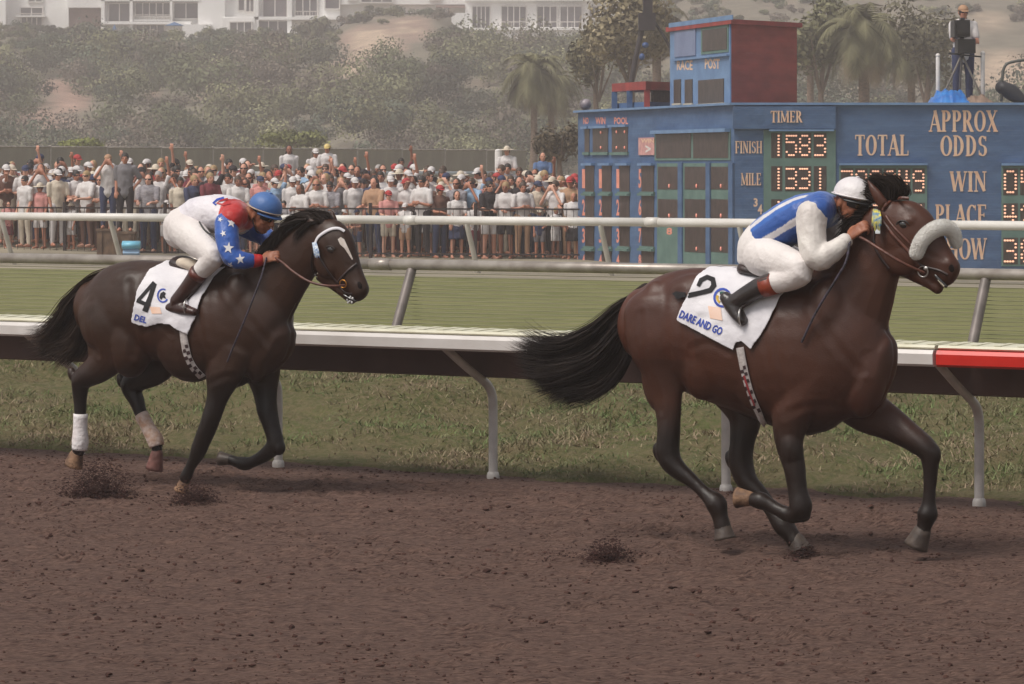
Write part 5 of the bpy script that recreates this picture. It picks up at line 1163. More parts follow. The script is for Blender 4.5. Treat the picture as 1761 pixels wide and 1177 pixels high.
n_ = len(xs_); Fc = [(j*n_+i, j*n_+i+1, (j+1)*n_+i+1, (j+1)*n_+i) for j in range(len(ys_)-1) for i in range(n_-1)]
b.add(V, Fc); tag(b.build("spectator_terrace", MATS["apron"], raw=True), kind='structure')
PLACES = [(40,'at the left picture edge'),(80,'near the left picture edge'),(120,"left of the second horse's tail"),(165,"above the second horse's tail"),(205,'just left of the standing grey shirt'),(245,'just right of the standing grey shirt'),
 (285,'above the number 4 cloth'),(320,"above the second jockey's seat"),(355,"above the second jockey's back"),(395,"above the second jockey's shoulders"),(432,'left of the blue cap'),(470,'behind the blue cap'),(505,'just right of the blue cap'),
 (545,"above the second horse's mane"),(585,"above the second horse's ears"),(625,"past the second horse's forehead"),(665,"right of the second horse's nose"),(705,'left of the slanting grey post'),(745,'right of the slanting grey post'),
 (785,'midway between horse and tote board'),(820,'behind the white rail post'),(860,'right of the white rail post'),(900,"above the leading horse's tail tips"),(935,'near the palm trunks'),(965,'two steps left of the tote board'),(1100,'beside the tote board')]
ROWS = ['at the fence', 'second row', 'third row', 'fourth row', 'fifth row', 'sixth row', 'back row']
rc = random.Random(11); used = set()
shirts_w = ['white']*15 + ['cream']*4 + ['grey','black','black','black','black','navy','navy','red','pink','pink','pale blue','tan','tan','brown','brown','maroon','maroon','striped grey','striped grey']
heads_w = [('hair','dark hair')]*5 + [('hair','brown hair')]*6 + [('hair','fair hair')]*3 + [('hair','grey hair')]*2 + [('long','dark hair')]*2 + [('long','brown hair')]*3 + [('long','fair hair')]*2 + [('cap','white')]*7 + [('cap','red')]*2 + [('cap','navy')]*2 + [('cap','black'),('cap','cream'),('hat','cream'),('hat','cream'),('hat','tan')]
trs_w = ['navy','black','tan','cream','white','grey','brown','black','black','navy','maroon']
count = 0
for row in range(7):
    px = -22 + rc.uniform(0, 12)
    while px < 992:
        Yb = 86.6 - 3.6*max(0, px)/1000 + .35 + row*.72 + rc.uniform(-.14, .14); Y = Yb
        step = rc.uniform(23, 33.5) if row else rc.uniform(23, 31)
        gap = (row == 6 and rc.random() < .35)
        if not gap:
            sc_ = rc.uniform(1.02, 1.16) if row else rc.choice([.68,.76,.95,1.03,1.08,1.1,1.12]); place = next(p for x, p in PLACES if px < x)
            for _ in range(40):
                shirt = rc.choice(shirts_w); head = rc.choice(heads_w); kind = 'child' if sc_ < .8 else ('woman' if head[0] == 'long' else 'spectator')
                lab = '%s in %s shirt and %s, %s, %s' % (kind, shirt, hdesc(head), ROWS[row], place)
                if len(lab.split()) > 16: lab = '%s, %s, %s, %s, %s' % (kind, shirt, hdesc(head), ROWS[row], place)
                if lab not in used and len(lab.split()) <= 16 : break
            used.add(lab); k = rc.choice([0,0,1,1,5,0,2]) if row == 0 else rc.choice([1,2,3,3,5,0,7,1,1,2,0,4,6] if row < 6 else [3,2,7,6,1,1])
            p = at(px, 300, Y)
            add_person((p.x, Y, bankz(Y) + rc.uniform(-.05, .07)), rc.uniform(-.75, .75), k, shirt, head, rc.choice(trs_w), rc.choice([0,0,1,1,2,3]), lab, sc_); count += 1
        px += step
def special(px, ytop, Y, k, shirt, head, trs, skin, label, sc=1.0, rz=0.0):
    p = at(px, ytop, Y); z = p.z - 1.73*sc; return add_person((p.x, Y, z), rz, k, shirt, head, trs, skin, label, sc), z
def stand(px, Y, z, w_=.5):
    if z <= bankz(Y) + .05: return
    p = at(px, 300, Y); b = MB(); b.box((p.x-w_/2, Y-.25, bankz(Y)-.02), (p.x+w_/2, Y+.25, z)); b.box((p.x-w_/2-.02, Y-.27, z-.05), (p.x+w_/2+.02, Y+.27, z-.001))
    for e in (-1, 1): b.box((p.x+e*w_*.3-.03, Y-.28, bankz(Y)), (p.x+e*w_*.3+.03, Y-.271, z-.06))
    return b
SPEC = [(215,263,84.2,7,'grey',('hair','dark hair'),'black',1,'tall man in grey shirt standing above the crowd beside a man with binoculars',1.10), (186,266,85.2,3,'white',('cap','tan'),'navy',1,'man raising binoculars left of the tall man in grey',1.05),
 (497,250,91.5,2,'white',('long','dark hair'),'white',2,'woman with long dark hair in white standing high behind the blue cap',1.0), (543,256,92,5,'white',('cap','white'),'white',1,'left man of the pair in white tops standing above the crowd',1.0),
 (563,248,91.6,1,'white',('cap','yellow'),'cream',1,'right man of the pair in white, yellow cap, standing above the crowd',1.0), (872,252,92.5,1,'white',('hat','cream'),'cream',0,'man in white shirt and cream hat standing high near the board',1.0),
 (933,262,92.5,0,'blue',('long','brown hair'),'navy',0,'woman in blue top standing high just left of the tote board',1.0), (450,280,92.2,7,'black',('hat','cream'),'black',1,'man in black with a wide cream straw hat behind the blue cap',1.0),
 (742,287,86.9,1,'black',('cap','white'),'black',0,'man in black jacket and white cap leaning out of the third row',1.08), (823,290,86.9,0,'white',('cap','cream'),'white',0,'man in loose white shirt and cream cap by the white rail post',1.08),
 (305,282,91.8,4,'tan',('cap','black'),'tan',1,"spectator with one arm raised above the second jockey's seat",1.0), (597,292,91.8,4,'tan',('hair','dark hair'),'tan',1,"spectator raising an arm above the second horse's ears",1.0), (690,272,91.9,4,'maroon',('hair','dark hair'),'navy',2,'spectator in maroon lifting a hand above the slanting grey post',1.0)]
for px, yt, Y, k, sh_, hd, tr_, sk, lb, sc_ in SPEC:
    o, z = special(px, yt, Y, k, sh_, hd, tr_, sk, lb, sc_, rc.uniform(-.2, .2)); b = stand(px, Y, z)
    if b: tag(b.build("wooden_box", mat("crate_wood", srgb(120,96,76), srgb(92,72,58), 6, .8, .3), smooth=False), 'wooden box under the feet of the ' + ' '.join(lb.split()[:8]), 'box', 'boxes that spectators stand on')
# black steel fence in front of the crowd
M_fence = mat("fence_black", srgb(46,30,30), srgb(30,22,22), 6, .5)
fa = at(-60, 350, 86.8); fc = at(1000, 350, 82.9); fa.z = fc.z = 0; L_ = (fc-fa).length; fd = (fc-fa)/L_; npan = 6
for i in range(npan):
    p0, p1 = fa + fd*(L_*i/npan+.02), fa + fd*(L_*(i+1)/npan-.02); r = empty("steel_fence", p0, math.atan2(fd.y, fd.x)); W_ = (p1-p0).length
    tag(r, 'black picket fence panel in front of the crowd, %s' % ['at the left edge', "behind the second horse's rump", 'behind the second jockey', "behind the second horse's head", 'left of the white rail post', 'next to the tote board'][i], 'fence', 'steel fence panels in front of the crowd')
    b = MB(); n_p = int(W_/.17)
    for q in range(1, n_p): b.box((q*W_/n_p-.006, -.006, .06), (q*W_/n_p+.006, .006, 1.22))
    b.build("picket_panel", M_fence, r, smooth=False)
    for z in (.12, 1.20): b = MB(); b.box((.03, -.022, z-.02), (W_-.03, .022, z+.02)); b.build("rail", M_fence, r, smooth=False)
    for x in (0, ): b = MB(); b.box((x-.035, -.035, -.02), (x+.035, .035, 1.34)); b.build("post", M_fence, r, smooth=False)
# light blue cool box by the rail
cbx = empty("cool_box", at(226, 440, 82.5)); cbx.location.z = 0; tag(cbx, 'pale blue cool box with a rounded lid on the ground before the crowd', 'cool box')
b = MB(); b.tube([((-.19,0,.17), .17, .16), ((.19,0,.17), .17, .16)], seg=4, sub=1, sharp=True); b.build("box_body", SHM['pale blue'], cbx, smooth=False)
b = MB(); b.tube([((-.21,0,.36), .10, .20), ((.21,0,.36), .10, .20)], seg=16, sub=1, sharp=True); b.build("lid", mat("cool_lid", srgb(120,190,216), None, 4, .4), cbx)
# camera operator on the board
op = add_person((0,0,0), 0, 0, 'white', ('cap','tan'), 'navy', 1, 'camera operator in white shirt standing on top of the tote board', 1.22, None)
p = at(1656, 165, 74.6); op.location = (p.x, 74.6, ZT+.05); op.rotation_euler.z = .15
if 'group' in op: del op['group']
zt3 = ZT + .05; vc = empty("video_camera", (p.x-.10, 74.0, zt3)); tag(vc, 'black television camera on a tall tripod in front of the operator', 'camera'); Mv = mat("camera_black", srgb(34,30,32), srgb(24,22,24), 6, .4)
b = MB(); b.box((-.20,-.35,1.62), (.13,.35,2.02)); b.box((-.15,-.42,1.68), (.08,-.36,1.95)); b.box((-.03,-.1,2.02), (.05,.2,2.09)); b.build("camera_body", Mv, vc, smooth=False)
b = MB(); b.box((-.12,-.25,1.22), (.26,.25,1.56)); b.build("control_box", Mv, vc, smooth=False)
b = MB(); b.tube([((0,0,1.15), .05), ((0,0,1.64), .05)], sub=1); b.tube([((-.28,-.02,1.22), .02), ((.40,-.02,1.14), .02)], sub=1); b.build("pan_head", Mv, vc)
vc.scale = (1, 1, .87)
for x, y in ((-.48,-.1), (.46,-.15), (0,.5)):
    b = MB(); b.tube([((0,0,1.2), .024), ((x,y,.02), .022)], sub=1, seg=10); b.build("tripod_leg", mat("tripod_grey", srgb(120,112,104), None, 5, .5), vc)
# ================================================================ background: fences, bluff, houses, trees
M_screen = mat("windscreen_mesh", srgb(148,142,130), srgb(130,124,114), 1.2, .9, .2, stretch=(1,1,.3))
A_ = at(-120, 250, 129); B_ = at(905, 257, 163); A_.z = B_.z = 0; n_ = 12; fd = (B_-A_)/n_; lf = fd.length; ang = math.atan2(fd.y, fd.x)
for i in range(n_):
    r = empty("screened_fence", A_ + fd*i, ang); tag(r, None, 'fence', 'screened fence panels behind the crowd'); h_ = 2.98 - .0*i
    r['label'] = 'grey green screened fence panel behind the crowd, ' + ['beyond the left edge','behind the white truck','right of the white truck','below the left round bush','behind the tall man in grey',"far above the second jockey's seat",'left of the right round bush','below the right round bush','behind the pair in white',"far past the second horse's forehead",'left of the man in cream hat','at the palm trunks'][i]
    b = MB(); b.box((.03,-.01,.0), (lf-.03,.01,h_-.03)); b.build("mesh_screen", M_screen, r, smooth=False)
    b = MB(); b.tube([((0,0,-.05), .045), ((0,0,h_+.04), .045)], sub=1, seg=8); b.build("post", M_gray, r)
    b = MB(); b.tube([((0,0,h_), .035), ((lf,0,h_), .035)], sub=1, seg=8, sharp=True); b.build("top_rail", M_gray, r)
r = empty("crowd_rail", (-13, 100, 0)); tag(r, 'pale pipe rail running behind the crowd', 'rail')
a = at(30, 299, 101); c = at(905, 301, 108); a.z = 2.02; c.z = 2.02
for z in (2.02, 1.55):
    b = MB(); b.tube([((a.x, a.y, z), .055), ((c.x, c.y, z), .055)], sub=1, seg=10, sharp=True); b.build("rail_pipe", mat("rail_pale_blue", srgb(190,200,206), srgb(170,180,186), 3, .5), r)
for i in range(9): q = a.lerp(c, i/8); b = MB(); b.tube([((q.x, q.y+.06, bankz(q.y)-.1), .04), ((q.x, q.y+.06, 2.0), .04)], sub=1, seg=8); b.build("post", MATS["rail_pale_blue"], r)
for o in r.children: o.matrix_parent_inverse = Matrix.Translation(-r.location)
p = at(857, 262, 97); b = MB(); b.tube([((p.x, 97, bankz(97)-.1), .10), ((p.x, 97, at(857,262,97).z), .10)], sub=1, seg=14); b.ell((p.x, 97, p.z+.04), (.10,.10,.05)); tag(b.build("marker_post", M_white), 'thick white post rising behind the crowd left of the cream hat', 'post')
tk = empty("parked_truck", at(-14, 288, 125)); tk.location.z = 0; tag(tk, 'cream truck cut by the left picture edge behind the crowd', 'truck')
Mt = mat("truck_cream", srgb(222,214,200), srgb(200,192,178), 2, .4)
b = MB(); b.box((-4.5,-1.1,.75), (-.35,1.1,3.25)); b.build("cargo_body", Mt, tk, smooth=False)
b = MB(); b.tube([((-.30,0,1.3), .75, 1.05), ((.45,0,1.25), .70, 1.03), ((.74,0,1.05), .45, 1.0)], seg=16, sub=3); b.build("cab", Mt, tk)
b = MB(); b.box((.02,-1.085,1.45), (.5,1.085,1.85)); b.build("side_window", M_lens, tk, smooth=False)
for x in (-3.6,.2):
    for y in (-1.0,1.0): b = MB(); b.tube([((x,y-.12,.45), .45), ((x,y+.12,.45), .45)], seg=20, sub=1, side=(1,0,0), sharp=True); b.build("wheel", M_gog, tk)
# ---- bluff
YC = 400.0
def ycrest(px):
    P = [(-400,60),(0,50),(300,66),(560,64),(600,34),(660,24),(765,22),(800,66),(1000,70),(1060,40),(1180,-20),(1400,-60),(1800,-40),(2400,-60)]
    for (x0,y0),(x1,y1) in zip(P[:-1], P[1:]):
        if px <= x1: t = max(0, (px-x0)/(x1-x0)); return y0+(y1-y0)*t
    return P[-1][1]
def bluff(x, Y):
    px = CX + x/Y*F; yc = ycrest(px); zc_ = 2.2 + (HY-yc)*YC/F; t = (Y-215)/(YC-215)
    n1 = noise.fractal(Vector((x*.045, Y*.02, 1.)), 1, 2, 4)
    if t <= 0: z = 0
    elif t < 1: z = zc_*(t*t*(3-2*t)*.55 + t**1.3*.45) + n1*1.7*math.sin(math.pi*t)
    else: z = zc_ + max(0, Y-YC-(26 if px < 1100 else 0))*.22 + (Y-YC)*.004 + (n1*.5 if Y > YC+12 else 0)
    return z - .1
SOIL = [(640,75,62,34,1), (600,115,30,24,.8), (705,50,42,26,.7), (95,150,42,16,.9), (120,175,40,22,.9), (60,200,46,20,.8), (100,215,34,16,.7), (220,95,14,8,.6), (262,165,18,10,.6), (655,178,20,7,.9), (350,165,14,8,.5), (765,222,16,8,.6), (725,60,20,14,.5),
        (1730,125,62,40,1.1), (1700,40,60,22,.4), (1560,120,30,22,.7), (1490,150,26,24,.7), (1440,60,30,22,.4), (1410,160,22,18,.4), (1650,95,40,20,.9)]
def soil(px, py):
    return max(max(0, s_*(1.25 - ((px-x)/rx)**2 - ((py-y)/ry)**2)) for x, y, rx, ry, s_ in SOIL)
xs_ = np.arange(-84, 84, 1.3); ys_ = np.concatenate([np.arange(190, 402, 2.2), np.arange(402, 560, 5)]); V = []; SO = []
for Y in ys_:
    for x0_ in xs_:
        x = x0_*(Y/400)*1.0 + 0; z = bluff(x, Y); V.append((x, Y, z)); q = (CX + x/Y*F, HY - (z-CH)*F/Y)
        sv = min(1, soil(*q) + .35*noise.fractal(Vector((x*.35, Y*.12, 5.)), 1, 2, 4)) if soil(*q) > .05 else max(0, .5*noise.fractal(Vector((x*.2, Y*.07, 15.)), 1, 2, 4) - .12)
        SO.append(max(0, sv))
n_ = len(xs_); b = MB(); b.add(V, [(j*n_+i, j*n_+i+1, (j+1)*n_+i+1, (j+1)*n_+i) for j in range(len(ys_)-1) for i in range(n_-1)])
M_hill = mat("bluff_ground", (1,1,1), (.72,.70,.70), .5, .95, .8, 1.5, attr="Col")
o = b.build("bluff", M_hill, raw=True); ca = o.data.color_attributes.new("Col", 'FLOAT_COLOR', 'POINT')
c1, c2, c3 = Vector((.19,.165,.12)), Vector((.42,.27,.21)), Vector((.52,.39,.28)); cc = []
for (x, Y, z), s_ in zip(V, SO):
    px = CX + x/Y*F; k = c1.lerp(c2 if (px < 1400 or Y > 425) and not (560 < px < 720 and s_ > .75) else c3, min(1, s_)); cc.append((*k, 1))
ca.data.foreach_set('color', np.array(cc).ravel()); tag(o, kind='structure')
# ---- leaf clouds (numpy)
def leaf_cloud(cs, rs, n, size, seed, col, cvar=.25, flat=.75, lumps=5):
    """cs centre, rs radii; returns verts, faces, colours of n leaf tufts gathered in lumps"""
    g = np.random.default_rng(seed); L_ = g.normal(0, .48, (lumps, 3)); L_[:, 2] = abs(L_[:, 2])*.8 - .1; lr = g.uniform(.35, .62, lumps)
    li = g.integers(0, lumps, n); d = g.normal(0, 1, (n, 3)); d /= np.linalg.norm(d, axis=1)[:, None]; rad = g.uniform(.55, 1.05, n)[:, None]
    p = (L_[li] + d*rad*lr[li][:, None]); ctr = np.array(cs) + p*np.array(rs)
    a = np.cross(d, g.normal(0, 1, (n, 3))) + g.normal(0, .35, (n, 3)); a /= np.linalg.norm(a, axis=1)[:, None]; c = np.cross(a, d + g.normal(0, .3, (n, 3))); c /= np.linalg.norm(c, axis=1)[:, None]
    s_ = size*g.uniform(.5, 1.3, n)[:, None]; V = np.stack([ctr - a*s_, ctr + c*s_*flat, ctr + a*s_, ctr - c*s_*flat], 1).reshape(-1, 3)
    lc = g.uniform(1-cvar, 1+cvar, lumps)[li] * g.uniform(1-cvar*.8, 1+cvar*.8, n); C_ = np.repeat(np.array(col)[None, :]*lc[:, None], 4, 0)
    return V, C_
class LeafMesh:
    def __init__(s): s.V = []; s.C = []
    def add(s, VC): s.V.append(VC[0]); s.C.append(VC[1])
    def build(s, name, m, parent=None):
        V = np.concatenate(s.V); C_ = np.concatenate(s.C); n = len(V)//4; me = bpy.data.meshes.new(name)
        me.vertices.add(len(V)); me.vertices.foreach_set('co', V.ravel()); me.loops.add(n*4); me.loops.foreach_set('vertex_index', np.arange(n*4)); me.polygons.add(n)
        me.polygons.foreach_set('loop_start', np.arange(n)*4); me.update(calc_edges=True); me.validate()
        a = me.color_attributes.new("Col", 'FLOAT_COLOR', 'POINT'); a.data.foreach_set('color', np.c_[C_, np.ones(len(C_))].ravel()); me.materials.append(m); return link(name, me, parent)
M_leaf = mat("foliage", (1,1,1), (.8,.8,.8), 2, .85, attr="Col", spec=.15)
g = np.random.default_rng(4); lm = LeafMesh(); made = 0
GREENS = [(.14,.15,.085), (.19,.19,.105), (.10,.105,.075), (.24,.235,.13), (.18,.15,.12), (.11,.13,.09)]
SHR = []
for i in range(3200):
    px = g.uniform(-60, 1840); t = g.uniform(.06, 1.0)**.62; Y = 215 + (YC-215)*t; x = (px-CX)*Y/F; z = bluff(x, Y); py = HY-(z-CH)*F/Y
    if py < -30: continue
    sv = soil(px, py)
    if max(sv, soil(px, py-14), soil(px, py-28), soil(px, py-42)) > .25 and g.random() < .97: continue
    if noise.noise(Vector((px*.013, py*.03, 4.))) > .27 and g.random() < .8: continue
    if px > 1180 and py < 90 and g.random() < .45: continue
    r_ = g.uniform(1.0, 3.9)*(1 if g.random() < .6 else .6) if py > 112 else (g.uniform(.8, 1.7) if py > 88 else g.uniform(.45, 1.0)); SHR.append((Y, px, x, z, r_)); made += 1
    if made > 640: break
tv = []
for k, (Y, px, x, z, r_) in enumerate(SHR):
    c = GREENS[int(g.integers(0, 6))]; n = int(150 + 130*r_)
    lm.add(leaf_cloud((x, Y, z + r_*.45), (r_*1.2, r_*1.1, r_*.9), int(n*3.0), .075 + .022*r_, 100+k, tuple(np.array(c)*g.uniform(.75, 1.25)), .26, .7, 6))
tag(lm.build("chaparral", M_leaf), 'grey green scrub covering the whole bluff below the houses', 'scrub', kind='stuff')
def tree(name, label, cat, px, Y, ybase, ytop, wpx, col, n, size, seed, trunk=True, group=None, lumps=9, tcol=srgb(112,94,82)):
    p = at(px, ybase, Y); h = (ybase-ytop)*Y/F; w_ = wpx*Y/F; zb_ = p.z; r = empty(name, (p.x, Y, zb_)); tag(r, label, cat, group); lm = LeafMesh()
    lm.add(leaf_cloud((0, 0, h*.62 if trunk else h*.45), (w_/2*1.15, w_/2*.9, h*(.42 if trunk else .52)), n, size, seed, col, .35, .6, lumps)); lm.build("crown", M_leaf, r)
    b = MB(); rr = random.Random(seed); b.tube([((0,0,-.4), w_*.035+.06), ((rr.uniform(-.1,.1)*w_,0,h*.3), w_*.03+.04), ((rr.uniform(-.1,.1)*w_,0,h*.6), w_*.02+.02)], seg=8)
    for q in range(5): a_ = rr.uniform(0, 6.28); b.tube([((0,0,h*.25), w_*.02+.02), ((math.cos(a_)*w_*.2, math.sin(a_)*w_*.2, h*.5), w_*.012+.01), ((math.cos(a_)*w_*.35, math.sin(a_)*w_*.35, h*.72), .01)], seg=6)
    b.build("trunk", mat("bark_grey", tcol, tuple(x*.7 for x in tcol), 4, .9, .5), r); return r
tree("round_bush", 'left rounded yellow green bush above the screened fence', 'bush', 137, 172, 262, 234, 70, (.22,.24,.07), 1500, .10, 71, False, lumps=12)
tree("round_bush", 'right rounded yellow green bush above the screened fence', 'bush', 516, 178, 262, 218, 94, (.19,.20,.075), 2000, .11, 72, False, lumps=14)
tree("broadleaf_bush", 'dense green bush in front of the white houses on the crest', 'bush', 540, 392, 78, 26, 52, (.13,.13,.08), 900, .28, 73, False)
tree("broadleaf_bush", 'grey green shrub at the corner of the wide white house', 'bush', 735, 388, 62, 30, 60, (.10,.10,.065), 800, .28, 74, False)
tree("broadleaf_bush", 'low dark shrub below the left white house', 'bush', 140, 392, 75, 42, 60, (.11,.105,.075), 800, .28, 75, False)
tree("eucalyptus_tree", 'tall shaggy olive tree behind the red roofed cabin', 'tree', 1085, 150, 215, -30, 150, (.24,.20,.125), 5200, .13, 81, True, None, 16)
tree("eucalyptus_tree", 'shaggy pale tree between white house and cabin', 'tree', 1030, 158, 215, 50, 86, (.22,.195,.115), 2600, .12, 82, True, None, 11)
tree("eucalyptus_tree", 'drooping olive tree right of the control tower roof', 'tree', 1412, 165, 230, -20, 105, (.16,.155,.09), 3400, .13, 83, True, None, 12)
tree("eucalyptus_tree", 'broad grey tree left of the camera operator', 'tree', 1590, 170, 230, 20, 110, (.17,.155,.10), 3200, .13, 84, True, None, 12)
tree("dry_bush", 'dry brown bush against the left end of the tote board', 'bush', 965, 112, 300, 205, 60, (.15,.12,.08), 1500, .08, 85, False, None, 9)
def palm(label, px, Y, ybase, ycrown, rpx, n, seed, skirt=True, thick=.2, col=(.17,.16,.09)):
    p = at(px, ybase, Y); zc_ = at(px, ycrown, Y).z - p.z; rl = rpx*1.2*Y/F; n = int(n*1.6); r = empty("palm_tree", (p.x, Y, p.z)); tag(r, label, 'palm'); rr = random.Random(seed)
    b = MB(); b.tube([((0,0,-.3), thick*1.25), ((.05,0,zc_*.4), thick*.9), ((0,0,zc_), thick)], seg=12); b.build("trunk", mat("palm_bark", srgb(128,108,92), srgb(92,76,66), 7, .9, .6, stretch=(1,1,4)), r)
    V = []; C_ = []
    for i in range(n):
        az = rr.uniform(0, 6.283); el = rr.uniform(-.75, 1.25) if skirt else rr.uniform(-.3, 1.2); ln = rl*rr.uniform(.8, 1.12); dead = el < -.35
        d = np.array([math.cos(az)*math.cos(el), math.sin(az)*math.cos(el), math.sin(el)]); P = np.array([0,0,zc_]); m_ = 9; pts = [P.copy()]
        for q in range(m_): d = d + np.array([0,0,-.17-.05*q*.6]); d /= np.linalg.norm(d); P = P + d*ln/m_; pts.append(P.copy())
        side = np.array([-math.sin(az), math.cos(az), 0]); cc = np.array((.27,.21,.14) if dead else col)*rr.uniform(.65, 1.35)
        for q in range(1, m_+1):
            for e in (-1, 1):
                for f2 in (0, .33, .66):
                    base = pts[q-1]*(1-f2)+pts[q]*f2; w_ = ln*.24*math.sin(math.pi*min(1, .12+.88*(q+f2)/(m_+1)))*rr.uniform(.8, 1.1); tip = base + side*e*w_ + (pts[q]-pts[q-1])*1.5 + np.array([0,0,-w_*.45]); bw = (pts[q]-pts[q-1])*.16
                    V += [base - bw, base + bw, tip + bw*.2, tip - bw*.2]; C_ += [cc]*4
    lm = LeafMesh(); lm.add((np.array(V), np.array(C_))); lm.build("crown", M_leaf, r); return r
palm('left slender palm of the pair standing before the bluff', 917, 190, 300, 122, 62, 46, 1)
palm('right palm of the pair, slightly lower and drooping', 947, 196, 300, 142, 58, 44, 2)
palm('large fan palm above the middle of the tote board', 1484, 160, 240, 52, 82, 64, 3, True, .28)
palm('far palm half hidden by the tree behind the cabin', 1128, 175, 240, 34, 60, 40, 4, True, .25, (.14,.125,.08))
palm('drooping palm beside the large fan palm', 1566, 178, 240, 78, 66, 46, 5, True, .22)
palm('small palm just right of the red tower wall', 1392, 182, 240, 70, 52, 40, 6, True, .2)
# crane arm behind the cabin
r = empty("camera_crane", at(1100, 200, 120)); r.location.z = 0; tag(r, 'dark camera crane with a raised platform among the trees behind the cabin', 'crane'); iv = Matrix.Translation(-r.location)
Mk = mat("crane_dark", srgb(52,44,48), srgb(36,32,36), 4, .6)
for nm, pts, rd in (("boom", [(1080,230),(1086,140),(1102,60)], .09), ("boom", [(1120,30),(1146,70),(1165,110)], .05), ("mast", [(1102,60),(1112,10),(1114,-20)], .10)):
    b = MB(); b.tube([(at(x, y, 120), rd) for x, y in pts], seg=8, sub=2); o = b.build(nm, Mk, r); o.matrix_parent_inverse = iv
b = MB(); c = at(1112, 28, 120); b.box((c.x-.28, c.y-.3, c.z-.5), (c.x+.30, c.y+.3, c.z+.1)); b.box((c.x-.12, c.y-.2, c.z+.1), (c.x+.2, c.y+.2, c.z+.55)); o = b.build("platform", Mk, r, smooth=False); o.matrix_parent_inverse = iv
b = MB(); b.ell(at(1110, 78, 119.6), (.12,.12,.10)); b.ell(at(1104, 98, 119.6), (.10,.1,.12)); o = b.build("lamp_head", mat("crane_blue", srgb(50,80,130), None, 4, .5), r); o.matrix_parent_inverse = iv
# ---- white houses on the crest
M_hw = mat("house_white", (.90,.89,.87), (.84,.82,.80), .3, .8); M_hg = mat("house_glass", srgb(84,82,88), srgb(112,106,108), .4, .2); M_hf = mat("house_frame", srgb(236,230,224), None, 1, .7)
M_hb = mat("house_brown", srgb(150,124,116), srgb(132,110,104), .5, .85); M_hr = mat("house_railing", srgb(214,206,198), None, 1, .7)
PH = Pl((-80, 410), (80, 410))
def house(label, walls, wins, extra=()):
    x0 = min(w_[0] for w_ in walls); r = empty("white_house", at(x0, 60, 410)); tag(r, label, 'house', 'white houses along the crest')
    for x0, y0, x1, y1, o0, o1 in walls: PH.part("wall", M_hw, r, x0, y0, x1, y1, o0, o1)
    for w_ in wins:
        x0, y0, x1, y1, nm, o = w_
        f_ = PH.part("window", M_hg, r, x0, y0, x1, y1, o+.02, o+.10)
        b = MB(); PH.slab(b, x0-2, y0-2, x1+2, y0, o, o+.28); PH.slab(b, x0-2, y1, x1+2, y1+2, o, o+.36); PH.slab(b, x0-2, y0, x0, y1, o, o+.25); PH.slab(b, x1, y0, x1+2, y1, o, o+.25)
        for k in range(1, nm): xx = x0+(x1-x0)*k/nm; PH.slab(b, xx-.9, y0, xx+.9, y1, o+.10, o+.16)
        b.build("window_frame", M_hf, f_, smooth=False)
    for nm, m_, x0, y0, x1, y1, o0, o1 in extra: PH.part(nm, m_, r, x0, y0, x1, y1, o0, o1)
    for o in r.children:
        o.matrix_parent_inverse = Matrix.Translation(-r.location)
    return r
def balcony(x0, x1, y0, y1, o0): return [("railing", M_hr, x0, y0, x1, y0+1.6, o0+1.3, o0+1.4), ("balcony_slab", M_hw, x0, y1-2, x1, y1, o0, o0+1.4)] + [("baluster", M_hr, x0+(x1-x0)*k/8, y0+1.6, x0+(x1-x0)*k/8+.8, y1-2, o0+1.31, o0+1.38) for k in range(9)]
house('white house at the left picture edge with a brown recess', [(-60,-40,118,58,-8,0), (118,-40,178,14,-8,1.0), (-60,-40,14,56,0,2.0)], [(36,14,73,27,2,0), (38,31,72,50,4,0), (50,-8,72,3,2,0)], [("recess", M_hb, 118,14,178,62,-8,-.5)] + balcony(30,80,24,30,0))
house('white house with blue parasols on its lower terrace', [(178,-40,345,74,-8,0), (342,-40,388,84,-8,1.2), (176,-40,182,74,0,1.3), (176,-40,345,3,0,1.3), (176,38,330,43,0,1.5), (225,-2,230,70,0,1.3), (294,-2,298,38,0,1.3), (318,44,366,84,1,3.2)],
      [(188,7,223,37,2,0), (234,6,292,28,5,0), (300,6,340,32,2,0), (235,44,282,68,4,0)], balcony(232,294,26,37,0))
house('white terraced house with a loggia in the middle of the row', [(388,-40,585,62,-8,0), (384,32,440,84,0,1.6), (438,-10,446,66,0,1.4), (495,-10,503,60,0,1.3), (388,30,585,35,0,1.4), (436,58,500,66,0,2.0)],
      [(411,0,420,18,1,0), (424,-2,436,20,2,0), (453,-6,493,29,2,0), (509,-4,545,27,3,0), (560,-8,583,15,1,0), (446,37,494,58,3,0), (398,40,434,70,3,1.6)], balcony(398,434,60,70,1.6) + balcony(508,548,20,30,0))
house('long low white wall and villa between the two house groups', [(585,-40,800,8,-8,0), (585,8,640,40,-8,-1), (640,8,770,22,-8,-1)], [(600,-14,614,0,1,0), (622,-12,674,4,3,0), (740,-14,756,0,1,0)], [("terrace_table", M_hb, 750,10,800,14,0,.6)])
house('wide white house with four tall windows left of the trees', [(800,-40,1072,54,-8,0), (777,24,812,56,0,2.5), (832,52,1000,75,0,3.0), (806,50,1010,54,0,3.3), (800,-40,1072,2,0,1.0)],
      [(813,12,842,49,4,0), (863,12,904,49,4,0), (924,12,957,49,3,0), (964,12,1000,49,3,0), (1014,12,1026,32,1,0), (920,-16,946,0,2,0), (958,-16,1000,0,2,0)], balcony(862,1000,38,50,0))
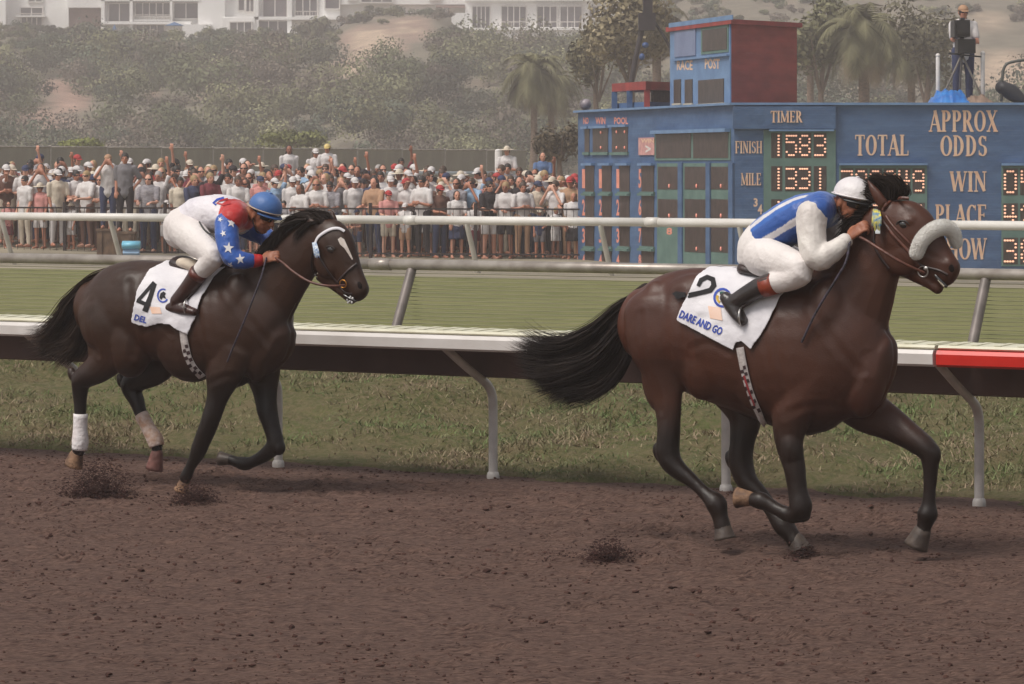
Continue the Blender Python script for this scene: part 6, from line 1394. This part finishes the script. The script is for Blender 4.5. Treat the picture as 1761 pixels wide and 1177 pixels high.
def parasol(px, py, w_, h_, label, open_):
    p = at(px, py, 404); k = 404/F; r = empty("parasol", p); tag(r, label, 'parasol'); b = MB(); n = 10; rr_ = w_*k/2; V = [(0,0,h_*k)] + [(rr_*math.cos(2*math.pi*i/n), rr_*math.sin(2*math.pi*i/n), h_*k*.45 if open_ else 0) for i in range(n)]
    b.add(V, [(0, 1+i, 1+(i+1) % n) for i in range(n)] + [tuple(range(n, 0, -1))]); b.build("canopy", mat("parasol_blue", srgb(60,104,150) if not open_ else srgb(80,140,190), None, 3, .8), r, smooth=False)
    b = MB(); b.tube([((0,0,-1.6), .04), ((0,0,h_*k), .04)], sub=1, seg=6); b.build("pole", M_hf, r)
parasol(197, 58, 13, 17, 'closed dark blue parasol on the house terrace', False); parasol(300, 50, 34, 12, 'open light blue parasol on the house terrace', True)
# ================================================================ dirt thrown up by the hooves
def spray(px, py, w_, h_, n, seed, label, v=0.0):
    fr = Fr(px, py); b = MB(); rr = random.Random(seed); g = fr.G; dzv = 0
    for i in range(n):
        a = rr.gauss(0, .34)*w_/2; up = abs(rr.gauss(0, .62)); Y = g.y
        k = Y/F; z = up*h_*k*max(.12, 1-abs(a)/(w_*.6)); u = a*k/.8475; vv = rr.gauss(0, .09) + v
        p = g + DU*u + DN*vv; s_ = .0026*math.exp(rr.gauss(0, .5))*(1.3 if up < .3 else 1); clod(b, (p.x, p.y, z+.006), min(s_, .014), rr)
    return tag(b.build("dirt_spray", mat("clod_dark", srgb(74,50,46), srgb(54,38,36), 9, .95, spec=.2), raw=True, smooth=False), label, 'dirt', kind='stuff')
spray(170, 858, 155, 60, 7000, 1, "dark dirt thrown up under the second horse's hind hooves")
spray(335, 868, 90, 34, 3400, 2, "dirt kicked up beside the second horse's planted forehoof")
spray(1045, 968, 90, 32, 3200, 3, 'low puff of dirt behind the leading horse')
spray(962, 966, 40, 22, 260, 4, 'few crumbs flying left of the dirt puff')
spray(1385, 958, 60, 16, 700, 5, "crumbs round the leading horse's far hind hoof")
# ================================================================ haze
b = MB(); b.box((-160, -30, -1.2), (160, 640, 62)); hz = b.build("haze", None, smooth=False); hz.data.materials.clear()
m = bpy.data.materials.new("haze_air"); m.use_nodes = True; n = m.node_tree.nodes; n.clear(); ou = n.new("ShaderNodeOutputMaterial"); pv = n.new("ShaderNodeVolumePrincipled")
pv.inputs['Color'].default_value = (.97,.90,.91,1); pv.inputs['Density'].default_value = HAZE; pv.inputs['Anisotropy'].default_value = .15; m.node_tree.links.new(pv.outputs[0], ou.inputs['Volume'])
m.cycles.homogeneous_volume = True; hz.data.materials.append(m); tag(hz, kind='stuff')
